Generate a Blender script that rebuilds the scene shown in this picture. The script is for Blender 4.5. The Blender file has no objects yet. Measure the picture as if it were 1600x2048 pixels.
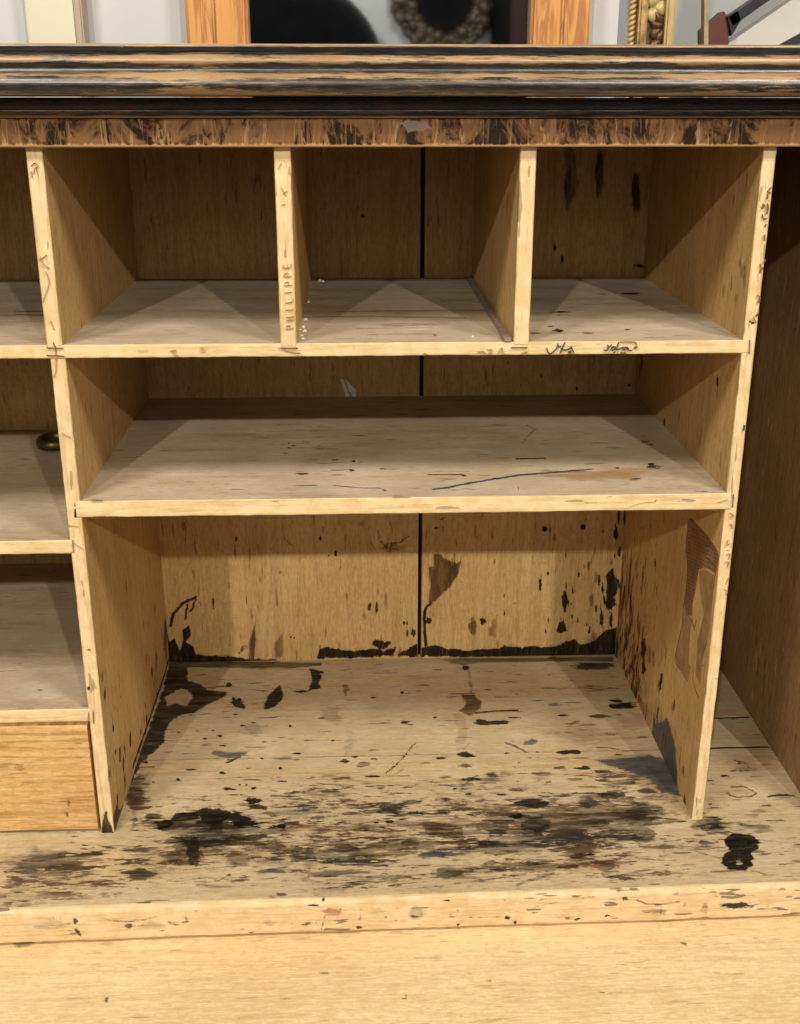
import bpy, bmesh, math, random
import numpy as np
from mathutils import Vector, Matrix
random.seed(7); rng=np.random.RandomState(7)
sc=bpy.context.scene
COL=sc.collection
# ------------------------------------------------------------------ camera
CAM={'f': 2263.650491, 'pitch': 0.35426, 'yaw': 0.039286, 'roll': 0.00085, 'cx': 0.263252, 'cy': -1.020553, 'cz': 0.73738, 'D': 0.385089, 'xLi': -0.0, 'xLo': -0.0138, 'xRi': 0.62, 'xRo': 0.631811, 'z1t': 0.524126, 'z1b': 0.511666, 'z2t': 0.374767, 'z2b': 0.358156, 'zrail': 0.69446, 'xP1a': 0.194672, 'xP1b': 0.209269, 'xP2a': 0.407142, 'xP2b': 0.421464, 'xUa': -0.015594, 'xUb': -0.001638, 'zS1t': 0.335095, 'zS1b': 0.321147, 'zS2t': 0.150671, 'zS2b': 0.136056, 'xBJ': 0.345714, 'yJ': 0.145093, 'xRW': 0.754702}
cam_d=bpy.data.cameras.new('camera'); cam=bpy.data.objects.new('camera',cam_d); COL.objects.link(cam)
def set_camera():
    yw,pt,r=CAM['yaw'],CAM['pitch'],CAM['roll']; c,s=math.cos,math.sin
    R0=Vector((c(yw),-s(yw),0)); F0=Vector((s(yw),c(yw),0))
    F=F0*c(pt)-Vector((0,0,s(pt))); U0=F0*s(pt)+Vector((0,0,c(pt)))
    R=R0*c(r)+U0*s(r); U=U0*c(r)-R0*s(r)
    m=Matrix((R,U,-F)).transposed().to_4x4(); m.translation=Vector((CAM['cx'],CAM['cy'],CAM['cz']))
    cam.matrix_world=m
set_camera()
cam_d.sensor_fit='VERTICAL'; cam_d.sensor_height=36; cam_d.lens=CAM['f']*36/2048; cam_d.clip_start=.02; cam_d.clip_end=100
sc.camera=cam
# ------------------------------------------------------------------ light
sc.view_settings.view_transform='Standard'; sc.view_settings.look='None'; sc.view_settings.gamma=1; sc.view_settings.exposure=.95
w=bpy.data.worlds.new('World'); sc.world=w; w.use_nodes=True
w.node_tree.nodes['Background'].inputs[0].default_value=(1.0,.86,.70,1); w.node_tree.nodes['Background'].inputs[1].default_value=.003
def lamp(name,loc,power,radius,color):
    d=bpy.data.lights.new(name,'POINT'); d.energy=power; d.shadow_soft_size=radius; d.color=color
    o=bpy.data.objects.new(name,d); o.location=loc; COL.objects.link(o); return o
lamp('ceiling_spot_light',(-1.05,-4.5,2.72),185,.05,(1,.90,.755))
lamp('ceiling_spot_light',(1.70,-4.5,2.72),185,.05,(1,.90,.755))
lamp('ceiling_spot_light',(-1.0,-1.5,2.66),98,.30,(1,.90,.755))
lamp('ceiling_spot_light',(1.62,-1.5,2.66),98,.30,(1,.90,.755))
# ------------------------------------------------------------------ helpers
def root(name,label,cat,loc=(0,0,0),group=None):
    o=bpy.data.objects.new(name,None); COL.objects.link(o); o.location=loc; o.empty_display_size=.1
    o['label']=label; o['category']=cat
    if group: o['group']=group
    return o
def mesh_obj(name,verts,faces,mat,parent=None,smooth=True,attrs=None,label=None):
    me=bpy.data.meshes.new(name)
    if isinstance(faces,np.ndarray):
        n=len(faces); k=faces.shape[1]
        me.vertices.add(len(verts)); me.vertices.foreach_set('co',np.asarray(verts,dtype=np.float32).ravel())
        me.loops.add(n*k); me.loops.foreach_set('vertex_index',faces.astype(np.int32).ravel())
        me.polygons.add(n); me.polygons.foreach_set('loop_start',np.arange(0,n*k,k,dtype=np.int32)); me.polygons.foreach_set('loop_total',np.full(n,k,dtype=np.int32))
        me.update(calc_edges=True)
    else:
        me.from_pydata([tuple(map(float,v)) for v in verts],[],[tuple(f) for f in faces])
    if attrs:
        for an,(ty,data) in attrs.items():
            a=me.attributes.new(an,ty,'POINT')
            a.data.foreach_set('color' if ty=='FLOAT_COLOR' else 'value',np.asarray(data,dtype=np.float32).ravel())
    me.materials.append(mat)
    if smooth: me.polygons.foreach_set('use_smooth',np.ones(len(me.polygons),dtype=bool))
    me.validate()
    o=bpy.data.objects.new(name,me); COL.objects.link(o)
    if parent: o.parent=parent
    if label: o['label']=label
    return o
def box(name,lo,hi,mat,parent=None,bev=.0008,label=None):
    bm=bmesh.new(); bmesh.ops.create_cube(bm,size=1)
    for v in bm.verts:
        v.co=Vector([lo[i]+(v.co[i]+.5)*(hi[i]-lo[i]) for i in range(3)])
    if bev: bmesh.ops.bevel(bm,geom=bm.edges[:],offset=bev,segments=2,affect='EDGES')
    me=bpy.data.meshes.new(name); bm.to_mesh(me); bm.free(); me.materials.append(mat)
    o=bpy.data.objects.new(name,me); COL.objects.link(o)
    if parent: o.parent=parent
    if label: o['label']=label
    return o
# ------------------------------------------------------------------ materials
class NT:
    def __init__(s,name):
        s.m=bpy.data.materials.new(name); s.m.use_nodes=True; s.t=s.m.node_tree; s.t.nodes.clear()
        s.out=s.n('ShaderNodeOutputMaterial'); s.b=s.n('ShaderNodeBsdfPrincipled'); s.l(s.b.outputs[0],s.out.inputs[0])
    def n(s,ty,**k):
        x=s.t.nodes.new(ty)
        for a,b in k.items(): setattr(x,a,b)
        return x
    def l(s,a,b): s.t.links.new(a,b)
    def put(s,sock,v):
        if hasattr(v,'is_output') or isinstance(v,bpy.types.NodeSocket): s.l(v,sock)
        else: sock.default_value=v
    def math(s,op,a,b=0.0,c=None,clamp=False):
        x=s.n('ShaderNodeMath',operation=op,use_clamp=clamp); s.put(x.inputs[0],a); s.put(x.inputs[1],b)
        if c is not None: s.put(x.inputs[2],c)
        return x.outputs[0]
    def mix(s,f,a,b,mode='MIX'):
        x=s.n('ShaderNodeMix',data_type='RGBA',blend_type=mode,clamp_factor=True)
        s.put(x.inputs[0],f)
        for i,v in ((6,a),(7,b)):
            if isinstance(v,(tuple,list)): v=tuple(v)+(1,) if len(v)==3 else v
            s.put(x.inputs[i],v)
        return x.outputs[2]
    def ramp(s,f,lo,hi,smooth=True):
        x=s.n('ShaderNodeMapRange',interpolation_type='SMOOTHSTEP' if smooth else 'LINEAR'); s.put(x.inputs[0],f); s.put(x.inputs[1],lo); s.put(x.inputs[2],hi); return x.outputs[0]
    def noise(s,vec,scale,detail=3,rough=.55,dist=0.0,out=0):
        x=s.n('ShaderNodeTexNoise'); s.l(vec,x.inputs['Vector']); x.inputs['Scale'].default_value=scale; x.inputs['Detail'].default_value=detail
        x.inputs['Roughness'].default_value=rough; x.inputs['Distortion'].default_value=dist; return x.outputs[out]
    def attr(s,name,out='Fac'):
        x=s.n('ShaderNodeAttribute',attribute_name=name); return x.outputs[out]
    def coords(s,rand=True):
        tc=s.n('ShaderNodeTexCoord'); v=tc.outputs['Object']
        if rand:
            oi=s.n('ShaderNodeObjectInfo'); m=s.math('MULTIPLY',oi.outputs['Random'],23.0)
            a=s.n('ShaderNodeVectorMath',operation='ADD'); s.l(v,a.inputs[0]); s.l(m,a.inputs[1]); v=a.outputs[0]
        return v
    def stretch(s,v,sc):
        x=s.n('ShaderNodeMapping'); s.l(v,x.inputs[0]); x.inputs['Scale'].default_value=sc; return x.outputs[0]
INK=[(.006,.005,.004),(.045,.021,.008),(.045,.062,.078),(.30,.03,.02),(.075,.02,.045),(.02,.045,.095),(.33,.15,.045),(.035,.032,.022),(.14,.13,.115),(.42,.19,.11),(.42,.30,.16),(.06,.012,.008)]
def wood(name,axis,A,B,dark,edge,dust=(.25,.205,.15),ring=.35,rough=.6,streak=(.016,.014,.011),dots=.5,fib=1.0):
    t=NT(name); v=t.coords()
    st=[1,1,1]; st[axis]=.06; st=tuple(st)
    st2=[1,1,1]; st2[axis]=.16; st2=tuple(st2)
    fine=t.noise(t.stretch(v,st),330,4,.65)
    rings=t.noise(t.stretch(v,st),34 if name!='drawer_pine' else 52,3,.5,.8)
    band=t.math('PINGPONG',t.math('MULTIPLY',rings,9.0),1.0)
    blotch=t.noise(t.stretch(v,(1,1,1)),7,4,.6)
    c=t.mix(t.ramp(blotch,.38,.62),A,B)
    c=t.mix(t.math('MULTIPLY',t.ramp(band,.45,1.0),ring),c,dark,'MIX')
    c=t.mix(t.math('MULTIPLY',t.ramp(fine,.5,.66),.45*fib),c,dark)
    c=t.mix(t.math('MULTIPLY',t.ramp(fine,.48,.34),.35*fib),c,tuple(min(1,x*1.35) for x in A))
    grit=t.noise(t.stretch(v,st2),520,3,.7)
    c=t.mix(t.math('MULTIPLY',t.ramp(grit,.50,.62),.30*(.4+.6*fib)),c,dark)
    c=t.mix(t.math('MULTIPLY',t.ramp(grit,.48,.38),.22),c,tuple(min(1,x*1.45) for x in A))
    mot=t.noise(v,140,3,.65)
    c=t.mix(t.math('MULTIPLY',t.ramp(mot,.50,.64),.22),c,dark)
    # bare worn edges
    bare=t.attr('bare')
    mott=t.noise(v,60,3,.6)
    eb=t.mix(t.ramp(mott,.38,.66),edge,tuple(x*y for x,y in zip(edge,(.92,.86,.76))))
    eb=t.mix(t.math('MULTIPLY',t.ramp(fine,.50,.62),.40),eb,tuple(x*y for x,y in zip(edge,(.62,.50,.36))))
    c=t.mix(t.ramp(t.math('ADD',bare,t.math('MULTIPLY',t.math('SUBTRACT',mott,.5),.5)),.3,.7),c,eb)
    # dust
    du=t.attr('dust'); dn=t.noise(t.stretch(v,st2),26,4,.65)
    duf=t.math('MULTIPLY',du,t.ramp(dn,.30,.56))
    dc=t.mix(t.ramp(t.noise(v,14,3,.6),.3,.7),dust,tuple(x*y for x,y in zip(dust,(.78,.75,.70))))
    dc=t.mix(t.math('MULTIPLY',t.ramp(grit,.50,.60),.35),dc,tuple(x*.62 for x in dust)); dc=t.mix(t.math('MULTIPLY',t.ramp(mot,.52,.62),.25),dc,tuple(x*.7 for x in dust))
    c=t.mix(t.math('MULTIPLY',duf,.9),c,dc)
    # tiny ticks, pits and pale scuffs
    tick=t.noise(t.stretch(v,st2),170,2,.5); gate=t.noise(v,9,2,.5)
    c=t.mix(t.math('MULTIPLY',t.ramp(t.math('ADD',tick,t.math('MULTIPLY',gate,.25)),.80,.825),dots),c,(.05,.028,.014))
    scuff=t.noise(t.stretch(v,st2),95,3,.6,1.5)
    c=t.mix(t.math('MULTIPLY',t.ramp(t.math('ADD',scuff,t.math('MULTIPLY',gate,-.2)),.53,.60),.38*fib),c,(.62,.50,.34))
    # ink
    ic=t.n('ShaderNodeAttribute',attribute_name='ink')
    en=t.noise(t.stretch(v,st2),300,4,.7); en2=t.noise(t.stretch(v,st2),60,3,.6)
    e=t.math('ADD',ic.outputs['Alpha'],t.math('ADD',t.math('MULTIPLY',t.math('SUBTRACT',en,.5),.95),t.math('MULTIPLY',t.math('SUBTRACT',en2,.5),.45)))
    dens=t.attr('dens')
    brk=t.noise(t.stretch(v,st2),85,5,.75,.4)
    e=t.math('SUBTRACT',e,t.math('MULTIPLY',t.math('SUBTRACT',1.0,dens),t.math('MULTIPLY',t.ramp(brk,.62,.40,False),.75)))
    cov=t.ramp(e,.43,.55)
    vary=t.ramp(t.noise(t.stretch(v,st2),120,4,.7),.36,.56)
    thin=t.math('SUBTRACT',1.0,dens)          # thin stains follow the grain, thick ones are solid
    vv=t.math('SUBTRACT',1.0,t.math('MULTIPLY',t.math('SUBTRACT',1.0,vary),t.math('MULTIPLY',thin,1.6,None,True)))
    dboost=t.math('MULTIPLY',dens,t.math('SUBTRACT',1.45,t.math('MULTIPLY',dens,.45)))
    wear=t.ramp(t.noise(t.stretch(v,st2),260,4,.75,.5),.33,.47)
    fade=t.ramp(e,.42,.95,False)
    soft_=t.math('ADD',t.math('MULTIPLY',dens,dens),t.math('MULTIPLY',t.math('SUBTRACT',1.0,t.math('MULTIPLY',dens,dens)),fade))
    cov=t.math('MULTIPLY',cov,t.math('MULTIPLY',t.math('ADD',.86,t.math('MULTIPLY',wear,.14)),t.math('MULTIPLY',soft_,t.math('MULTIPLY',dboost,vv))))
    # streaky smudges
    sm=t.attr('smudge')
    sst=[1,1,1]; sst[axis]=.22; sst=tuple(sst)
    s1=t.math('ADD',t.math('MULTIPLY',t.noise(t.stretch(v,sst),46,5,.78,.5),.52),t.math('MULTIPLY',t.noise(t.stretch(v,sst),190,5,.75,.3),.48))
    th=t.math('SUBTRACT',.78,t.math('MULTIPLY',sm,.46))
    sc_=t.math('MULTIPLY',t.ramp(t.math('SUBTRACT',s1,th),-.01,.045),t.ramp(sm,.02,.3))
    scol=t.mix(t.ramp(t.noise(t.stretch(v,sst),21,3,.6),.4,.6),streak,(.095,.055,.028))
    c=t.mix(t.math('MULTIPLY',sc_,t.math('ADD',.55,t.math('MULTIPLY',t.ramp(t.noise(t.stretch(v,sst),75,4,.7),.40,.56),.42))),c,scol)
    halo=t.math('MULTIPLY',t.ramp(e,.12,.46),t.math('MULTIPLY',dens,.65))
    c=t.mix(halo,c,t.mix(.5,c,(.10,.055,.025),'MULTIPLY'))
    c=t.mix(cov,c,ic.outputs['Color'])
    t.l(c,t.b.inputs['Base Color'])
    r=t.math('SUBTRACT',t.math('ADD',rough,t.math('MULTIPLY',duf,.15)),t.math('MULTIPLY',t.math('MULTIPLY',cov,dens),.15))
    t.l(r,t.b.inputs['Roughness']); t.l(t.math('SUBTRACT',.32,t.math('MULTIPLY',cov,.18)),t.b.inputs['Specular IOR Level'])
    bp=t.n('ShaderNodeBump'); bp.inputs['Strength'].default_value=.5; bp.inputs['Distance'].default_value=.0008
    h=t.math('ADD',t.math('MULTIPLY',fine,.8),t.math('ADD',t.math('MULTIPLY',rings,.6),t.math('MULTIPLY',cov,.5)))
    t.l(h,bp.inputs['Height']); t.l(bp.outputs[0],t.b.inputs['Normal'])
    return t.m
EDGE=(.80,.635,.375)
WALLA,WALLB,WALLD=(.61,.41,.18),(.54,.34,.135),(.32,.18,.06)
M={}
M['vert']=wood('aged_pine_upright',2,WALLA,WALLB,WALLD,EDGE,dust=(.24,.19,.125),ring=.30,fib=.45)
M['shelf']=wood('aged_pine_shelf',0,(.47,.37,.25),(.40,.31,.20),(.26,.18,.10),EDGE,dust=(.58,.50,.375),ring=.25,fib=.6)
M['floor']=wood('stained_pine_floor',0,(.60,.465,.275),(.54,.405,.225),(.30,.20,.10),(.74,.585,.355),dust=(.60,.525,.36),ring=.30,dots=.7)
M['slope']=wood('pale_pine_slope',0,(.78,.60,.345),(.71,.525,.28),(.52,.34,.16),EDGE,ring=.20,dots=.25,fib=.6)
M['drawer']=wood('drawer_pine',0,(.70,.47,.215),(.64,.41,.17),(.42,.22,.07),(.70,.47,.22),ring=.9,dots=.4)
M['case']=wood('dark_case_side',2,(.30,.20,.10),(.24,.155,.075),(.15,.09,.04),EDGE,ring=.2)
M['absorber']=wood('absorbing_ceiling_board',0,(.10,.06,.03),(.07,.04,.02),(.04,.02,.01),EDGE,ring=.2)  # unseen ceiling coloured dark to cut bounced light in the top pigeonholes
M['strip']=wood('grey_lath_wood',1,(.30,.23,.18),(.25,.19,.14),(.12,.09,.06),(.42,.32,.24))
def ebonised(name,wcol,coat):
    # black stain rubbed through to the wood; 'bare' says where the profile is worn
    t=NT(name); v=t.coords()
    s1=t.noise(t.stretch(v,(.10,1,1)),420,5,.75); s2=t.noise(t.stretch(v,(.16,1,1)),95,5,.7,.6); s3=t.noise(v,5,2,.5)
    e=t.math('ADD',t.attr('bare'),t.math('ADD',t.math('MULTIPLY',t.math('SUBTRACT',s1,.5),1.7),t.math('ADD',t.math('MULTIPLY',t.math('SUBTRACT',s2,.5),1.35),t.math('MULTIPLY',t.math('SUBTRACT',s3,.5),1.8))))
    f=t.ramp(e,.28,.72)
    wc=t.mix(t.ramp(s2,.35,.65),wcol,tuple(x*y for x,y in zip(wcol,(.68,.58,.45))))
    c=t.mix(f,t.mix(t.ramp(s1,.45,.6),(.012,.0105,.011),(.05,.040,.032)),wc)
    nick=t.noise(t.stretch(v,(1,1,.5)),300,2,.5)
    c=t.mix(t.ramp(nick,.74,.80),c,(.40,.33,.25))
    t.l(c,t.b.inputs['Base Color']); t.put(t.b.inputs['Roughness'],t.math('ADD',.33,t.math('MULTIPLY',f,.2)))
    t.b.inputs['Coat Weight'].default_value=coat; t.b.inputs['Coat Roughness'].default_value=.28
    bp=t.n('ShaderNodeBump'); bp.inputs['Strength'].default_value=.5; bp.inputs['Distance'].default_value=.0007
    t.l(t.math('ADD',s1,s2),bp.inputs['Height']); t.l(bp.outputs[0],t.b.inputs['Normal'])
    return t.m
M['ebony']=ebonised('worn_ebonised_wood',(.43,.285,.15),.8)
M['frieze']=ebonised('dark_brown_moulding',(.16,.078,.030),.05)
def rail_mat():
    t=NT('dark_rail_with_scratches'); v=t.coords()
    a=t.noise(t.stretch(v,(1,1,.10)),120,4,.7,1.2); b=t.noise(t.stretch(v,(1,1,.6)),34,5,.75,.8); g=t.noise(t.stretch(v,(1,.3,.16)),150,3,.6,.8)
    ic=t.n('ShaderNodeAttribute',attribute_name='ink')
    c=t.mix(t.ramp(b,.42,.56),(.022,.011,.006),(.21,.105,.042))
    c=t.mix(t.math('MULTIPLY',t.ramp(a,.52,.66),.65),c,(.36,.19,.080))
    c=t.mix(t.math('MULTIPLY',t.ramp(g,.60,.66),.7),c,(.40,.25,.115))
    e=t.math('ADD',t.attr('bare'),t.math('ADD',t.math('MULTIPLY',t.math('SUBTRACT',a,.5),.9),t.math('MULTIPLY',t.math('SUBTRACT',b,.5),.7)))
    c=t.mix(t.ramp(e,.42,.75),c,(.60,.38,.18))
    c=t.mix(t.math('MULTIPLY',t.ramp(t.math('ADD',ic.outputs['Alpha'],t.math('MULTIPLY',t.math('SUBTRACT',b,.5),.6)),.4,.6),t.attr('dens')),c,(.26,.22,.18))
    t.l(c,t.b.inputs['Base Color']); t.b.inputs['Roughness'].default_value=.6; t.b.inputs['Specular IOR Level'].default_value=.15
    bp=t.n('ShaderNodeBump'); bp.inputs['Strength'].default_value=.5; bp.inputs['Distance'].default_value=.0006; t.l(t.math('ADD',a,b),bp.inputs['Height']); t.l(bp.outputs[0],t.b.inputs['Normal'])
    return t.m
M['rail']=rail_mat()
def plain(name,col,rough=.6,metal=0,var=.15,scale=12,bump=0,coat=0):
    t=NT(name); v=t.coords(); n=t.noise(v,scale,4,.6)
    c=t.mix(t.ramp(n,.3,.7),tuple(x*(1-var) for x in col),tuple(min(1,x*(1+var)) for x in col))
    t.l(c,t.b.inputs['Base Color']); t.b.inputs['Roughness'].default_value=rough; t.b.inputs['Metallic'].default_value=metal; t.b.inputs['Coat Weight'].default_value=coat
    if bump:
        bp=t.n('ShaderNodeBump'); bp.inputs['Strength'].default_value=.5; bp.inputs['Distance'].default_value=bump; t.l(n,bp.inputs['Height']); t.l(bp.outputs[0],t.b.inputs['Normal'])
    return t.m
M['pencil']=plain('pencil_mark',(.48,.34,.17),.7)
M['pencil_dark']=plain('dark_ink_writing',(.06,.075,.06),.6)
M['brown_ink']=plain('brown_ink_writing',(.19,.11,.05),.6)
M['joint']=plain('brown_joint_line',(.22,.13,.06),.9)  # brown lines marking the housed joints
M['gap']=plain('black_gap_lining',(.006,.004,.003),.9)
M['paper']=plain('white_paper_scrap',(.95,.93,.88),.8)
M['crumb']=plain('white_crumbs',(.75,.70,.62),.8)
M['nail']=plain('dark_iron_nail',(.03,.027,.025),.35,.8)
M['brass']=plain('tarnished_brass',(.13,.095,.035),.4,.8,.4,40)
M['wall']=plain('pale_plaster_wall',(.56,.585,.61),.8,0,.03,3)
M['farwall']=plain('grey_far_wall',(.38,.40,.42),.8,0,.05,3)
M['cream']=plain('cream_painted_board',(.66,.63,.50),.55,0,.03,3)
M['board_shade']=plain('tan_shade_line',(.42,.34,.26),.6)
M['gilt']=plain('gilt_plaster',(.36,.24,.085),.5,.3,.45,60,.001)
M['giltdark']=plain('brown_gilt_plaster',(.10,.050,.020),.4,.3,.6,70,.001)
M['giltrail']=plain('bright_gilt_rail',(.50,.37,.17),.5,.2,.2,30)
M['black']=plain('black_cloth',(.006,.006,.007),.9)
M['bronze']=plain('dark_bronze_ornament',(.05,.038,.022),.45,.4,.6,40,.002)
M['black'].node_tree.nodes['Principled BSDF'].inputs['Specular IOR Level'].default_value=0
M['redbrown']=plain('red_brown_wood',(.15,.035,.022),.4); M['darkred']=plain('dull_red_panel',(.02,.005,.007),.9)
M['rod']=plain('dark_metal_rail',(.03,.035,.04),.35,.5)
M['white_trim']=plain('white_painted_trim',(.80,.78,.74),.5,0,.03)
M['floorboards']=plain('brown_floor',(.06,.035,.02),.6,0,.3,6)
def mirror_mat():
    t=NT('mirror_glass'); t.b.inputs['Base Color'].default_value=(.52,.55,.58,1); t.b.inputs['Metallic'].default_value=1; t.b.inputs['Roughness'].default_value=.03; return t.m
M['mirror']=mirror_mat()
def framewood():
    t=NT('orange_pine_frame'); v=t.coords()
    g=t.noise(t.stretch(v,(1,1,.07)),60,4,.6,1.0); k=t.noise(t.stretch(v,(1,1,.3)),18,3,.6,1)
    band=t.math('PINGPONG',t.math('MULTIPLY',g,6.0),1.0)
    c=t.mix(t.ramp(band,.3,1),(.62,.30,.085),(.40,.155,.04)); c=t.mix(t.math('MULTIPLY',t.ramp(k,.6,.75),.6),c,(.20,.07,.02))
    t.l(c,t.b.inputs['Base Color']); t.b.inputs['Roughness'].default_value=.4; return t.m
M['frame']=framewood()
def label_mat():
    t=NT('torn_printed_label'); v=t.coords(False)
    m=t.n('ShaderNodeMapping'); t.l(v,m.inputs[0]); m.inputs['Rotation'].default_value=(0,0,0); 
    sp=t.n('ShaderNodeSeparateXYZ'); t.l(v,sp.inputs[0])
    row=t.math('PINGPONG',t.math('MULTIPLY',t.math('ADD',sp.outputs[2],t.math('MULTIPLY',sp.outputs[1],.25)),1/.0042),.5)
    ch=t.noise(t.stretch(v,(1,1,.35)),420,2,.5)
    f=t.math('MULTIPLY',t.ramp(row,.24,.30),t.ramp(ch,.47,.53))
    age=t.noise(v,38,4,.65)
    c=t.mix(t.ramp(age,.35,.65),(.30,.175,.075),(.185,.10,.045))
    c=t.mix(t.math('MULTIPLY',f,.8),c,(.055,.030,.014))
    t.l(c,t.b.inputs['Base Color']); t.b.inputs['Roughness'].default_value=.5; return t.m
M['label']=label_mat()
M['label_bare']=plain('glue_residue',(.34,.20,.085),.5,0,.25,60)
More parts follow.
